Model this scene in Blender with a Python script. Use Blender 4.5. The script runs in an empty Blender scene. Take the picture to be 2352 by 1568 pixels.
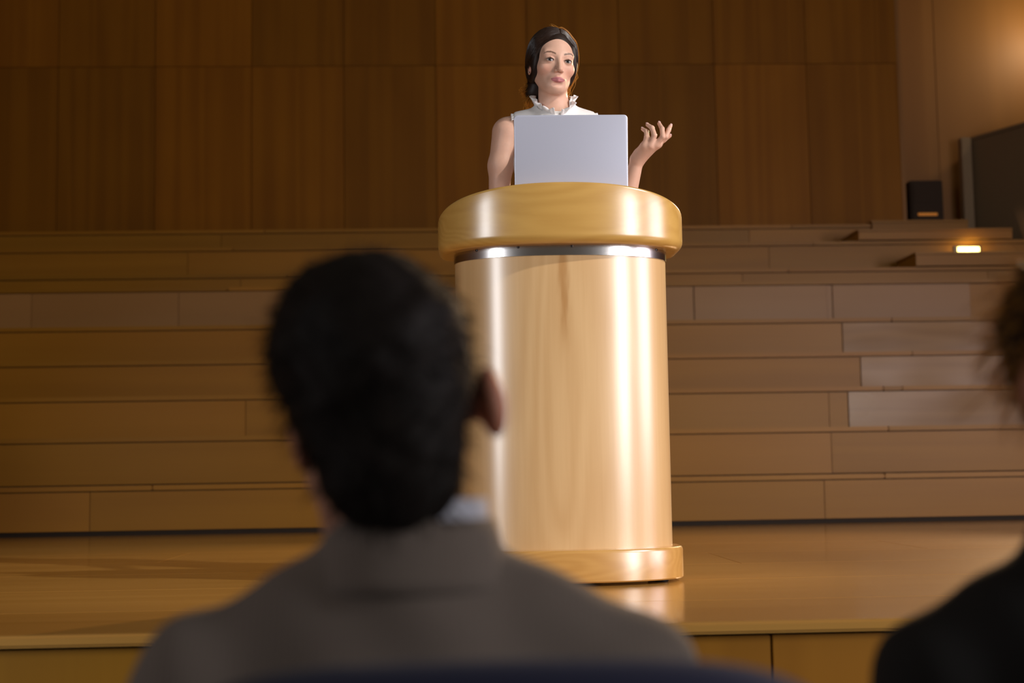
import bpy, bmesh, math, random
import numpy as np
from mathutils import Vector, Matrix, Quaternion

random.seed(7)
rng = np.random.default_rng(7)
scene = bpy.context.scene
COL = scene.collection

# ------------------------------------------------------------------ camera
STAGE = 0.79
yaw, pitch, roll = math.radians(2.25), math.atan(303 / 3267.0), 0.016
F0 = Vector((math.sin(yaw), math.cos(yaw), 0)); R0 = Vector((math.cos(yaw), -math.sin(yaw), 0)); ZV = Vector((0, 0, 1))
Fw = F0 * math.cos(pitch) + ZV * math.sin(pitch); U0 = ZV * math.cos(pitch) - F0 * math.sin(pitch)
Rt = R0 * math.cos(roll) - U0 * math.sin(roll); Up = U0 * math.cos(roll) + R0 * math.sin(roll)
cam_d = bpy.data.cameras.new('camera'); cam = bpy.data.objects.new('camera', cam_d); COL.objects.link(cam)
mw = Matrix((Rt, Up, -Fw)).transposed().to_4x4(); mw.translation = Vector((0, 0, 1.12)); cam.matrix_world = mw
cam_d.sensor_width = 36.0; cam_d.lens = 50.0; cam_d.clip_start = 0.05
cam_d.dof.use_dof = True; cam_d.dof.focus_distance = 4.45; cam_d.dof.aperture_fstop = 2.8
scene.camera = cam

# ------------------------------------------------------------------ world, lights, exposure
world = bpy.data.worlds.new('world'); scene.world = world; world.use_nodes = True
bg = world.node_tree.nodes['Background']; bg.inputs[0].default_value = (1.0, 0.80, 0.56, 1); bg.inputs[1].default_value = 0.066

def aim(o, target):
    d = Vector(target) - o.location
    o.rotation_euler = d.to_track_quat('-Z', 'Y').to_euler()

def area(name, loc, target, sx, sy, power, colour, spread=180):
    l = bpy.data.lights.new(name, 'AREA'); l.shape = 'RECTANGLE'; l.size = sx; l.size_y = sy; l.energy = power; l.color = colour; l.spread = math.radians(spread)
    o = bpy.data.objects.new(name, l); COL.objects.link(o); o.location = loc; aim(o, target); return o

def spot(name, loc, target, power, colour, angle, blend, radius):
    l = bpy.data.lights.new(name, 'SPOT'); l.energy = power; l.color = colour; l.spot_size = math.radians(angle); l.spot_blend = blend
    l.shadow_soft_size = radius
    o = bpy.data.objects.new(name, l); COL.objects.link(o); o.location = loc; aim(o, target); return o

area('hall_light_front_right', (4.9, -0.7, 2.5), (0.4, 4.5, 1.8), 1.0, 2.8, 64, (1.0, 0.97, 0.97), 110)
area('hall_light_right', (6.4, 2.1, 2.5), (0.4, 4.9, 2.0), 2.0, 2.4, 155, (1.0, 0.86, 0.94))
area('hall_light_front_left', (-4.6, -0.6, 2.5), (0.3, 4.5, 1.7), 0.75, 2.8, 18, (0.96, 0.97, 1.0), 70)
spot('stage_spot', (5.9, 1.0, 6.4), (0.45, 4.4, 1.85), 1650, (1.0, 0.94, 0.87), 22, 0.7, 0.10)
scene.view_settings.view_transform = 'Standard'; scene.view_settings.look = 'None'
scene.view_settings.exposure = 0.0; scene.view_settings.gamma = 1.0; scene.view_settings.use_curve_mapping = False

# ------------------------------------------------------------------ helpers
def link(name, me, mat=None, parent=None, loc=None):
    o = bpy.data.objects.new(name, me); COL.objects.link(o)
    if mat is not None and me is not None and len(me.materials) == 0: me.materials.append(mat)
    if parent is not None: o.parent = parent
    if loc is not None: o.location = loc
    return o

def tag(o, label, cat=None, group=None, kind=None):
    o['label'] = label
    if cat: o['category'] = cat
    if group: o['group'] = group
    if kind: o['kind'] = kind
    return o

def empty(name, loc, rz=0.0):
    o = bpy.data.objects.new(name, None); COL.objects.link(o); o.location = loc; o.rotation_euler = (0, 0, rz); o.empty_display_size = 0.1
    return o

def smooth(me, angle=None):
    me.polygons.foreach_set('use_smooth', [True] * len(me.polygons))
    if angle: me.set_sharp_from_angle(angle=math.radians(angle))
    me.update()

_boxes = {}
def box_mesh(sx, sy, sz, bev=0.003):
    key = (round(sx, 4), round(sy, 4), round(sz, 4), bev)
    if key in _boxes: return _boxes[key]
    bm = bmesh.new(); bmesh.ops.create_cube(bm, size=1.0)
    for v in bm.verts: v.co = Vector((v.co.x * sx, v.co.y * sy, v.co.z * sz))
    if bev: bmesh.ops.bevel(bm, geom=list(bm.edges), offset=min(bev, min(sx, sy, sz) * 0.3), segments=2, affect='EDGES', clamp_overlap=True)
    me = bpy.data.meshes.new('block'); bm.to_mesh(me); bm.free(); smooth(me, 35)
    _boxes[key] = me; return me

def box(name, x0, x1, y0, y1, z0, z1, mat, parent=None, bev=0.003):
    me = box_mesh(x1 - x0, y1 - y0, z1 - z0, bev)
    if len(me.materials) and me.materials[0] != mat: me = me.copy(); me.materials.clear()
    return link(name, me, mat, parent, ((x0 + x1) / 2, (y0 + y1) / 2, (z0 + z1) / 2))

def from_np(name, V, Fc):
    me = bpy.data.meshes.new(name); me.from_pydata([tuple(map(float, v)) for v in V], [], [tuple(map(int, f)) for f in Fc]); me.update(); return me

def quads_mesh(name, V, Q):
    me = bpy.data.meshes.new(name)
    V = np.asarray(V, dtype=np.float32); Q = np.asarray(Q, dtype=np.int32)
    me.vertices.add(len(V)); me.vertices.foreach_set('co', V.ravel())
    me.loops.add(len(Q) * 4); me.loops.foreach_set('vertex_index', Q.ravel())
    me.polygons.add(len(Q)); me.polygons.foreach_set('loop_start', np.arange(0, len(Q) * 4, 4, dtype=np.int32))
    me.polygons.foreach_set('use_smooth', np.ones(len(Q), dtype=bool))
    me.update(calc_edges=True); me.validate(); return me

# ------------------------------------------------------------------ materials
def nmat(name):
    m = bpy.data.materials.new(name); m.use_nodes = True; nt = m.node_tree; b = nt.nodes['Principled BSDF']
    return m, nt, b

def N(nt, typ, **kw):
    n = nt.nodes.new(typ)
    for k, v in kw.items(): setattr(n, k, v)
    return n

def plain(name, col, rough=0.5, metal=0.0, noise=0.08, nscale=30.0, bump=0.0, spec=0.5, sheen=0.0, coat=0.0):
    m, nt, b = nmat(name); L = nt.links.new
    tc = N(nt, 'ShaderNodeTexCoord'); no = N(nt, 'ShaderNodeTexNoise'); no.inputs['Scale'].default_value = nscale; no.inputs['Detail'].default_value = 4
    L(tc.outputs['Object'], no.inputs['Vector'])
    mx = N(nt, 'ShaderNodeMix', data_type='RGBA'); L(no.outputs['Fac'], mx.inputs[0])
    mx.inputs[6].default_value = (*[c * (1 - noise) for c in col], 1); mx.inputs[7].default_value = (*[min(1, c * (1 + noise)) for c in col], 1)
    L(mx.outputs[2], b.inputs['Base Color']); b.inputs['Roughness'].default_value = rough; b.inputs['Metallic'].default_value = metal
    b.inputs['Specular IOR Level'].default_value = spec; b.inputs['Sheen Weight'].default_value = sheen; b.inputs['Coat Weight'].default_value = coat
    if bump:
        bp = N(nt, 'ShaderNodeBump'); bp.inputs['Strength'].default_value = bump; bp.inputs['Distance'].default_value = 0.003
        L(no.outputs['Fac'], bp.inputs['Height']); L(bp.outputs[0], b.inputs['Normal'])
    return m

def wood(name, dark, light, grain='X', stretch=12.0, scale=3.0, bands=7.0, band_amt=0.35, fine=0.18, rough=0.35, coat=0.0, vary=0.25, huevary=0.02,
         bump=0.03, rnoise=0.08, coat_rough=0.1, spec=0.5):
    """varnished wood: contour bands of stretched noise (cathedral figure), fine fibres, tone varying from board to board"""
    m, nt, b = nmat(name); L = nt.links.new
    tc = N(nt, 'ShaderNodeTexCoord'); oi = N(nt, 'ShaderNodeObjectInfo')
    off = N(nt, 'ShaderNodeVectorMath', operation='SCALE'); off.inputs[0].default_value = (13.7, 7.3, 29.1); L(oi.outputs['Random'], off.inputs['Scale'])
    add = N(nt, 'ShaderNodeVectorMath', operation='ADD'); L(tc.outputs['Object'], add.inputs[0]); L(off.outputs[0], add.inputs[1])
    def mapped(s, st):
        mp = N(nt, 'ShaderNodeMapping'); sc = [s, s, s]; sc['XYZ'.index(grain)] = s / st
        mp.inputs['Scale'].default_value = sc; L(add.outputs[0], mp.inputs['Vector']); return mp
    a = mapped(scale, stretch); n1 = N(nt, 'ShaderNodeTexNoise'); n1.inputs['Scale'].default_value = 1.0; n1.inputs['Detail'].default_value = 1.5; n1.inputs['Distortion'].default_value = 0.3
    L(a.outputs[0], n1.inputs['Vector'])
    mul = N(nt, 'ShaderNodeMath', operation='MULTIPLY'); mul.inputs[1].default_value = bands; L(n1.outputs['Fac'], mul.inputs[0])
    pp = N(nt, 'ShaderNodeMath', operation='PINGPONG'); pp.inputs[1].default_value = 0.5; L(mul.outputs[0], pp.inputs[0])
    pp2 = N(nt, 'ShaderNodeMapRange', interpolation_type='SMOOTHSTEP'); pp2.inputs['From Max'].default_value = 0.5; L(pp.outputs[0], pp2.inputs['Value']); pp = pp2
    f = mapped(scale * 22, stretch * 4); n2 = N(nt, 'ShaderNodeTexNoise'); n2.inputs['Scale'].default_value = 1.0; n2.inputs['Detail'].default_value = 5
    L(f.outputs[0], n2.inputs['Vector'])
    g = mapped(scale * 0.5, 2.0); n3 = N(nt, 'ShaderNodeTexNoise'); n3.inputs['Scale'].default_value = 1.0; n3.inputs['Detail'].default_value = 2; L(g.outputs[0], n3.inputs['Vector'])
    m1 = N(nt, 'ShaderNodeMath', operation='MULTIPLY'); m1.inputs[1].default_value = band_amt; L(pp.outputs[0], m1.inputs[0])
    m2 = N(nt, 'ShaderNodeMath', operation='MULTIPLY_ADD'); m2.inputs[1].default_value = fine * 2; L(n2.outputs['Fac'], m2.inputs[0]); L(m1.outputs[0], m2.inputs[2])
    m3 = N(nt, 'ShaderNodeMath', operation='MULTIPLY_ADD'); m3.inputs[1].default_value = 0.5; L(n3.outputs['Fac'], m3.inputs[0]); L(m2.outputs[0], m3.inputs[2])
    m4 = N(nt, 'ShaderNodeMath', operation='SUBTRACT', use_clamp=True); m4.inputs[1].default_value = fine + 0.02; L(m3.outputs[0], m4.inputs[0])
    mx = N(nt, 'ShaderNodeMix', data_type='RGBA'); mx.inputs[6].default_value = (*light, 1); mx.inputs[7].default_value = (*dark, 1); L(m4.outputs[0], mx.inputs[0])
    hs = N(nt, 'ShaderNodeHueSaturation')
    v = N(nt, 'ShaderNodeMath', operation='MULTIPLY_ADD'); v.inputs[1].default_value = vary; v.inputs[2].default_value = 1 - vary / 2; L(oi.outputs['Random'], v.inputs[0]); L(v.outputs[0], hs.inputs['Value'])
    h = N(nt, 'ShaderNodeMath', operation='MULTIPLY_ADD'); h.inputs[1].default_value = -huevary; h.inputs[2].default_value = 0.5 + huevary / 2; L(oi.outputs['Random'], h.inputs[0]); L(h.outputs[0], hs.inputs['Hue'])
    L(mx.outputs[2], hs.inputs['Color']); L(hs.outputs[0], b.inputs['Base Color'])
    r = N(nt, 'ShaderNodeMath', operation='MULTIPLY_ADD'); r.inputs[1].default_value = rnoise; r.inputs[2].default_value = rough - rnoise / 2; L(n3.outputs['Fac'], r.inputs[0]); L(r.outputs[0], b.inputs['Roughness'])
    b.inputs['Specular IOR Level'].default_value = spec
    b.inputs['Coat Weight'].default_value = coat; b.inputs['Coat Roughness'].default_value = coat_rough; b.inputs['Coat IOR'].default_value = 1.5 if coat < 0.6 else 1.75
    if bump:
        bp = N(nt, 'ShaderNodeBump'); bp.inputs['Strength'].default_value = bump; bp.inputs['Distance'].default_value = 0.002
        L(n2.outputs['Fac'], bp.inputs['Height']); L(bp.outputs[0], b.inputs['Normal'])
    return m

def attr_skin(name, rough=0.45):
    m, nt, b = nmat(name); L = nt.links.new
    at = N(nt, 'ShaderNodeAttribute', attribute_name='Col'); tc = N(nt, 'ShaderNodeTexCoord')
    no = N(nt, 'ShaderNodeTexNoise'); no.inputs['Scale'].default_value = 90; no.inputs['Detail'].default_value = 3; L(tc.outputs['Object'], no.inputs['Vector'])
    mm = N(nt, 'ShaderNodeMath', operation='MULTIPLY_ADD'); mm.inputs[1].default_value = 0.12; mm.inputs[2].default_value = 0.94; L(no.outputs['Fac'], mm.inputs[0])
    mx = N(nt, 'ShaderNodeVectorMath', operation='SCALE'); L(at.outputs['Color'], mx.inputs[0]); L(mm.outputs[0], mx.inputs['Scale'])
    L(mx.outputs[0], b.inputs['Base Color']); b.inputs['Roughness'].default_value = rough
    b.inputs['Subsurface Weight'].default_value = 0.12; b.inputs['Subsurface Radius'].default_value = (0.012, 0.005, 0.003); b.inputs['Subsurface Scale'].default_value = 0.4
    b.inputs['Specular IOR Level'].default_value = 0.28
    return m

def hair_mat(name, col, trans, tf=0.3, rough=0.38, spec=0.5):
    m, nt, b = nmat(name); L = nt.links.new; b.inputs['Specular IOR Level'].default_value = spec
    tc = N(nt, 'ShaderNodeTexCoord'); no = N(nt, 'ShaderNodeTexNoise'); no.inputs['Scale'].default_value = 60; no.inputs['Detail'].default_value = 4; L(tc.outputs['Object'], no.inputs['Vector'])
    mx = N(nt, 'ShaderNodeMix', data_type='RGBA'); L(no.outputs['Fac'], mx.inputs[0]); mx.inputs[6].default_value = (*[c * 0.6 for c in col], 1); mx.inputs[7].default_value = (*[c * 1.4 for c in col], 1)
    L(mx.outputs[2], b.inputs['Base Color']); b.inputs['Roughness'].default_value = rough
    tr = N(nt, 'ShaderNodeBsdfTranslucent'); tr.inputs[0].default_value = (*trans, 1)
    ms = N(nt, 'ShaderNodeMixShader'); ms.inputs[0].default_value = tf; L(b.outputs[0], ms.inputs[1]); L(tr.outputs[0], ms.inputs[2])
    L(ms.outputs[0], nt.nodes['Material Output'].inputs['Surface']); return m

def emit(name, col, strength):
    m, nt, b = nmat(name); b.inputs['Emission Color'].default_value = (*col, 1); b.inputs['Emission Strength'].default_value = strength; b.inputs['Base Color'].default_value = (*col, 1)
    return m

M = {}
M['wall'] = wood('amber wall veneer', (0.19, 0.066, 0.003), (0.335, 0.132, 0.007), 'Z', 45, 5.0, 4, 0.32, 0.10, 0.55, vary=0.28, huevary=0.004, bump=0.0, spec=0.2)
M['wall_side'] = wood('reddish side veneer', (0.24, 0.105, 0.016), (0.36, 0.165, 0.03), 'Z', 14, 1.6, 4, 0.2, 0.10, 0.55, vary=0.12, huevary=0.0, bump=0.0)
M['tier'] = wood('amber tier board', (0.27, 0.108, 0.007), (0.415, 0.19, 0.016), 'X', 14, 2.2, 5, 0.2, 0.12, 0.42, vary=0.20, huevary=0.004, bump=0.0, spec=0.34)
M['tier_pale'] = wood('pale pinkish tier board', (0.32, 0.155, 0.04), (0.43, 0.225, 0.07), 'X', 12, 2.2, 4, 0.15, 0.08, 0.38, vary=0.10, huevary=0.0, bump=0.0, spec=0.34, rnoise=0.12)
M['tier_worn'] = wood('scuffed varnished board', (0.27, 0.13, 0.03), (0.42, 0.23, 0.07), 'X', 8, 4.0, 5, 0.3, 0.15, 0.34, vary=0.10, huevary=0.0, bump=0.10, rnoise=0.5, spec=0.36)
M['dark_core'] = plain('dark shadow gap core', (0.030, 0.018, 0.008), 0.8)
M['wall_core'] = plain('brown wall backing', (0.07, 0.03, 0.006), 0.8)
M['deck'] = wood('varnished stage deck', (0.36, 0.175, 0.032), (0.54, 0.29, 0.07), 'X', 18, 3.0, 6, 0.25, 0.30, 0.20, vary=0.12, huevary=0.0, bump=0.012, coat=0.25, coat_rough=0.09, rnoise=0.06)
M['front'] = wood('stage front veneer', (0.23, 0.095, 0.006), (0.34, 0.155, 0.012), 'Z', 14, 2.2, 5, 0.25, 0.10, 0.35, vary=0.08, bump=0.0)
M['pod_body'] = wood('pale maple body veneer', (0.52, 0.30, 0.09), (0.80, 0.575, 0.27), 'Z', 6, 4.2, 8, 0.20, 0.14, 0.34, vary=0.0, bump=0.0, coat=1.0, coat_rough=0.25, rnoise=0.03)
M['pod_ring'] = wood('honey maple rim', (0.46, 0.235, 0.045), (0.68, 0.41, 0.11), 'X', 5, 5.0, 16, 0.22, 0.12, 0.27, vary=0.0, bump=0.0, coat=0.95, coat_rough=0.27, rnoise=0.03)
def knot_streak(m, x0, z0, z1):
    """a brown mineral streak in the veneer figure"""
    nt = m.node_tree; L = nt.links.new; b = nt.nodes['Principled BSDF']; src = b.inputs['Base Color'].links[0].from_socket
    tc = N(nt, 'ShaderNodeTexCoord'); no = N(nt, 'ShaderNodeTexNoise'); mp = N(nt, 'ShaderNodeMapping'); mp.inputs['Scale'].default_value = (60, 60, 9); L(tc.outputs['Object'], mp.inputs['Vector']); L(mp.outputs[0], no.inputs['Vector']); no.inputs['Scale'].default_value = 1.0
    sp = N(nt, 'ShaderNodeSeparateXYZ'); L(tc.outputs['Object'], sp.inputs[0])
    ax = N(nt, 'ShaderNodeMath', operation='SUBTRACT'); ax.inputs[1].default_value = x0; L(sp.outputs['X'], ax.inputs[0])
    nz = N(nt, 'ShaderNodeMath', operation='MULTIPLY_ADD'); nz.inputs[1].default_value = 0.030; nz.inputs[2].default_value = -0.015; L(no.outputs['Fac'], nz.inputs[0])
    ad = N(nt, 'ShaderNodeMath', operation='ADD'); L(ax.outputs[0], ad.inputs[0]); L(nz.outputs[0], ad.inputs[1])
    ab = N(nt, 'ShaderNodeMath', operation='ABSOLUTE'); L(ad.outputs[0], ab.inputs[0])
    m1 = N(nt, 'ShaderNodeMapRange', interpolation_type='SMOOTHSTEP'); m1.inputs['From Min'].default_value = 0.022; m1.inputs['From Max'].default_value = 0.0; L(ab.outputs[0], m1.inputs['Value'])
    m2 = N(nt, 'ShaderNodeMapRange', interpolation_type='SMOOTHSTEP'); m2.inputs['From Min'].default_value = z0; m2.inputs['From Max'].default_value = z1; L(sp.outputs['Z'], m2.inputs['Value'])
    mu = N(nt, 'ShaderNodeMath', operation='MULTIPLY'); L(m1.outputs[0], mu.inputs[0]); L(m2.outputs[0], mu.inputs[1])
    m3 = N(nt, 'ShaderNodeMath', operation='MULTIPLY'); m3.inputs[1].default_value = 0.6; L(mu.outputs[0], m3.inputs[0])
    mx = N(nt, 'ShaderNodeMix', data_type='RGBA'); L(m3.outputs[0], mx.inputs[0]); L(src, mx.inputs[6]); mx.inputs[7].default_value = (0.40, 0.17, 0.03, 1); L(mx.outputs[2], b.inputs['Base Color'])
knot_streak(M['pod_body'], -0.004, 0.66, 0.84)
M['cabinet'] = plain('dark brown cabinet laminate', (0.040, 0.022, 0.009), 0.8)
M['steel'] = plain('brushed steel', (0.62, 0.60, 0.60), 0.24, 1.0, 0.06, 80)
M['dark_steel'] = plain('dark screw steel', (0.10, 0.09, 0.09), 0.4, 1.0)
M['black'] = plain('black plastic', (0.012, 0.012, 0.013), 0.45)
M['alu'] = plain('silver laptop aluminium', (0.66, 0.69, 0.83), 0.42, 0.45, 0.02, 300)
M['carpet'] = plain('dark brown hall carpet', (0.05, 0.035, 0.025), 0.95, bump=0.4, nscale=200)
M['skin'] = attr_skin('woman skin'); M['skin_man'] = attr_skin('audience skin', 0.5)
M['nail'] = plain('pale pink finger nail', (0.72, 0.45, 0.40), 0.25)
M['hair'] = hair_mat('dark brown hair', (0.017, 0.0075, 0.004), (0.30, 0.12, 0.03), 0.06, 0.5, 0.3)
M['hair_strand'] = hair_mat('brown hair strands', (0.030, 0.013, 0.0065), (0.60, 0.27, 0.06), 0.14, 0.38)
M['hair_loose'] = hair_mat('golden lit loose strands', (0.45, 0.24, 0.06), (1.0, 0.68, 0.22), 0.65, 0.3)  # rim light put into the colour: brown hair painted gold
M['hair_man'] = hair_mat('short black brown hair', (0.009, 0.0055, 0.004), (0.02, 0.012, 0.006), 0.04, 0.7, 0.25)
M['hair_right'] = hair_mat('dark frizzy hair painted rim-lit gold', (0.42, 0.25, 0.08), (0.9, 0.6, 0.2), 0.5, 0.45)  # strands of dark hair, coloured gold to carry the rim light
M['blouse'] = plain('white cotton blouse', (0.82, 0.81, 0.80), 0.75, 0, 0.03, 60, bump=0.05, sheen=0.2)
M['trouser'] = plain('black trouser cloth', (0.018, 0.018, 0.022), 0.85, sheen=0.1)
M['jacket_black'] = plain('black suit cloth', (0.010, 0.009, 0.009), 0.9)
M['shirt'] = plain('pale blue shirt cotton', (0.55, 0.56, 0.66), 0.8)
M['navy'] = plain('navy blue upholstery', (0.011, 0.014, 0.048), 0.9, 0, 0.2, 250, bump=0.15, sheen=0.1)
M['shoe'] = plain('black shoe leather', (0.012, 0.012, 0.012), 0.35)
M['parapet'] = plain('grey brown parapet paint', (0.19, 0.125, 0.06), 0.8, noise=0.05)
M['post'] = plain('pale grey parapet trim', (0.27, 0.19, 0.10), 0.7)
M['screen'] = emit('lit laptop screen', (0.75, 0.82, 1.0), 0.5)
M['lamp_glow'] = emit('warm step light lens', (1.0, 0.80, 0.22), 9.0)
M['bulb'] = emit('warm lamp lens', (1.0, 0.72, 0.42), 14.0)
M['box_glow'] = emit('dim amber indicator', (1.0, 0.38, 0.04), 0.10)

def stripe_cloth():
    m, nt, b = nmat('grey brown ribbed jacket cloth'); L = nt.links.new
    tc = N(nt, 'ShaderNodeTexCoord'); w = N(nt, 'ShaderNodeTexWave', bands_direction='X'); w.inputs['Scale'].default_value = 55; w.inputs['Distortion'].default_value = 0.6; w.inputs['Detail'].default_value = 1
    L(tc.outputs['Object'], w.inputs['Vector'])
    mx = N(nt, 'ShaderNodeMix', data_type='RGBA'); L(w.outputs['Fac'], mx.inputs[0]); mx.inputs[6].default_value = (0.15, 0.118, 0.10, 1); mx.inputs[7].default_value = (0.21, 0.168, 0.145, 1)
    L(mx.outputs[2], b.inputs['Base Color']); b.inputs['Roughness'].default_value = 0.9; b.inputs['Sheen Weight'].default_value = 0.15
    return m
M['jacket_grey'] = stripe_cloth()

def eye_mat():
    m, nt, b = nmat('eyeball with grey iris'); L = nt.links.new
    tc = N(nt, 'ShaderNodeTexCoord'); sp = N(nt, 'ShaderNodeSeparateXYZ'); L(tc.outputs['Object'], sp.inputs[0])
    c = N(nt, 'ShaderNodeCombineXYZ'); L(sp.outputs['X'], c.inputs['X']); L(sp.outputs['Z'], c.inputs['Z'])
    ln = N(nt, 'ShaderNodeVectorMath', operation='LENGTH'); L(c.outputs[0], ln.inputs[0])
    mr = N(nt, 'ShaderNodeMapRange'); mr.inputs['From Max'].default_value = 0.012; L(ln.outputs['Value'], mr.inputs['Value'])
    cr = N(nt, 'ShaderNodeValToRGB'); L(mr.outputs[0], cr.inputs[0]); e = cr.color_ramp.elements
    e[0].position = 0.0; e[0].color = (0.004, 0.004, 0.005, 1); e[1].position = 0.20; e[1].color = (0.006, 0.006, 0.007, 1)
    for p, k in ((0.24, (0.07, 0.065, 0.06, 1)), (0.46, (0.05, 0.045, 0.04, 1)), (0.52, (0.44, 0.42, 0.41, 1))):
        q = e.new(p); q.color = k
    L(cr.outputs[0], b.inputs['Base Color']); b.inputs['Roughness'].default_value = 0.12
    return m
M['eye'] = eye_mat()

# ------------------------------------------------------------------ signed distance modelling (smooth organic bodies)
class SDF:
    """list of smooth-blended primitives; meshed with surface nets on a rectilinear grid"""
    def __init__(s): s.p = []
    def _add(s, fn, lo, hi, k, op): s.p.append((fn, np.array(lo, float), np.array(hi, float), k, op))
    def ell(s, c, r, k=0.01, op='u', mat=None):
        c = np.array(c, float); r = np.array(r, float)
        def fn(P, c=c, r=r, mat=mat):
            q = to_local(P, mat) - c; k0 = np.sqrt(((q / r) ** 2).sum(-1)); k1 = np.sqrt(((q / (r * r)) ** 2).sum(-1)) + 1e-9
            return k0 * (k0 - 1.0) / k1
        if mat is None: lo, hi = c - r, c + r
        else:
            w = np.array(mat @ Vector(c)); rr = r.max(); lo, hi = w - rr, w + rr
        s._add(fn, lo, hi, k, op)
    def cap(s, a, b, ra, rb, k=0.01, op='u', mat=None):
        a = np.array(a, float); b = np.array(b, float)
        def fn(P, a=a, b=b, mat=mat):
            q = to_local(P, mat); ab = b - a; t = np.clip(((q - a) @ ab) / (ab @ ab + 1e-12), 0, 1)
            return np.sqrt(((q - a - t[..., None] * ab) ** 2).sum(-1)) - (ra + (rb - ra) * t)
        wa, wb = (a, b) if mat is None else (np.array(mat @ Vector(a)), np.array(mat @ Vector(b)))
        r = max(ra, rb); s._add(fn, np.minimum(wa, wb) - r, np.maximum(wa, wb) + r, k, op)
    def chain(s, pts, rs, k=0.008, mat=None, k0=None):
        for i in range(len(pts) - 1): s.cap(pts[i], pts[i + 1], rs[i], rs[i + 1], k0 if (i == 0 and k0) else k, 'u', mat)
    def plane(s, n, d, k=0.004):   # keep n.p <= d
        n = np.array(n, float)
        s._add(lambda P: P @ n - d, (-9,) * 3, (9,) * 3, k, 'i')
    def fn(s, f, lo, hi, k=0.0, op='add'): s._add(f, lo, hi, k, op)
    def _apply(s, F, P, pr):
        fn, lo, hi, k, op = pr; b = fn(P)
        if op == 'u': return smin(F, b, k)
        if op == 's': return -smin(-F, b, k)
        if op == 'i': return -smin(-F, -b, k)
        return F + b
    def eval(s, P):
        F = np.full(P.shape[:-1], 1.0)
        for pr in s.p: F = s._apply(F, P, pr)
        return F
    def mesh(s, xs, ys, zs):
        xs, ys, zs = (np.asarray(a, float) for a in (xs, ys, zs))
        F = np.full((len(xs), len(ys), len(zs)), 1.0, dtype=np.float32); mg = 0.03
        for pr in s.p:
            fn, lo, hi, k, op = pr; m = mg + k; sl = []
            for ax, a in zip((xs, ys, zs), range(3)):
                i0, i1 = np.searchsorted(ax, lo[a] - m), np.searchsorted(ax, hi[a] + m); sl.append(slice(max(0, i0), min(len(ax), i1)))
            if any(q.stop <= q.start for q in sl): continue
            P = np.stack(np.meshgrid(xs[sl[0]], ys[sl[1]], zs[sl[2]], indexing='ij'), -1)
            F[tuple(sl)] = s._apply(F[tuple(sl)], P, pr)
        return nets(F, xs, ys, zs)

def to_local(P, mat):
    if mat is None: return P
    inv = np.array(mat.inverted()); return P @ inv[:3, :3].T + inv[:3, 3]

def smin(a, b, k):
    if k <= 0: return np.minimum(a, b)
    h = np.clip(0.5 + 0.5 * (b - a) / k, 0, 1); return b * (1 - h) + a * h - k * h * (1 - h)

def nets(F, xs, ys, zs):
    S = F < 0
    nx, ny, nz = (n - 1 for n in F.shape)
    cnt = np.zeros((nx, ny, nz), np.uint8)
    cor = [(i, j, k) for i in (0, 1) for j in (0, 1) for k in (0, 1)]
    for i, j, k in cor: cnt += S[i:i + nx, j:j + ny, k:k + nz]
    I, J, K = np.nonzero((cnt > 0) & (cnt < 8))
    idx = np.full((nx, ny, nz), -1, np.int32); idx[I, J, K] = np.arange(len(I))
    acc = np.zeros((len(I), 3)); n = np.zeros(len(I))
    val = {c: F[I + c[0], J + c[1], K + c[2]].astype(float) for c in cor}
    for c in cor:
        for ax in range(3):
            if c[ax]: continue
            d = list(c); d[ax] = 1; d = tuple(d); a, b = val[c], val[d]; m = (a < 0) != (b < 0)
            t = np.where(m, a / np.where(np.abs(a - b) < 1e-12, 1e-12, a - b), 0); p = np.zeros((len(I), 3)); p[:] = c; p[:, ax] = t
            acc[m] += p[m]; n += m
    acc /= n[:, None]
    V = np.stack([ax[i] + acc[:, q] * (ax[i + 1] - ax[i]) for q, (ax, i) in enumerate(zip((xs, ys, zs), (I, J, K)))], -1)
    Q = []
    for ax in range(3):
        a = [slice(1, nx), slice(1, ny), slice(1, nz)]; a0 = list(a); a1 = list(a); full = (nx, ny, nz)[ax]
        a0[ax] = slice(0, full); a1[ax] = slice(1, full + 1)
        s0, s1 = S[tuple(a0)], S[tuple(a1)]; e = np.array(np.nonzero(s0 != s1)).T
        inside0 = s0[tuple(e.T)]; off = np.array([1, 1, 1]); off[ax] = 0; e = e + off
        u, v = (ax + 1) % 3, (ax + 2) % 3
        def cell(du, dv):
            g = e.copy(); g[:, u] -= du; g[:, v] -= dv; return idx[g[:, 0], g[:, 1], g[:, 2]]
        q = np.stack([cell(1, 1), cell(0, 1), cell(0, 0), cell(1, 0)], -1); q[~inside0] = q[~inside0][:, ::-1]
        Q.append(q)
    return V, np.concatenate(Q)

def relax(V, Q, it=2, lam=0.5):
    E = np.concatenate([Q[:, [0, 1]], Q[:, [1, 2]], Q[:, [2, 3]], Q[:, [3, 0]]])
    for _ in range(it):
        acc = np.zeros_like(V); n = np.zeros(len(V))
        for a, b in ((0, 1), (1, 0)):
            np.add.at(acc, E[:, a], V[E[:, b]]); np.add.at(n, E[:, a], 1)
        V = V + lam * (acc / np.maximum(n, 1)[:, None] - V)
    return V

def axis(*segs):
    """axis((start, stop, step), ...) -> rectilinear coordinates with fine and coarse stretches"""
    out = []
    for a, b, st in segs: out.append(np.linspace(a, b, max(2, int(round((b - a) / st)) + 1))[:-1])
    out.append(np.array([segs[-1][1]])); return np.concatenate(out)

def colour(me, C):
    at = me.color_attributes.new('Col', 'FLOAT_COLOR', 'POINT')
    at.data.foreach_set('color', np.concatenate([C, np.ones((len(C), 1))], 1).astype(np.float32).ravel())

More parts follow.
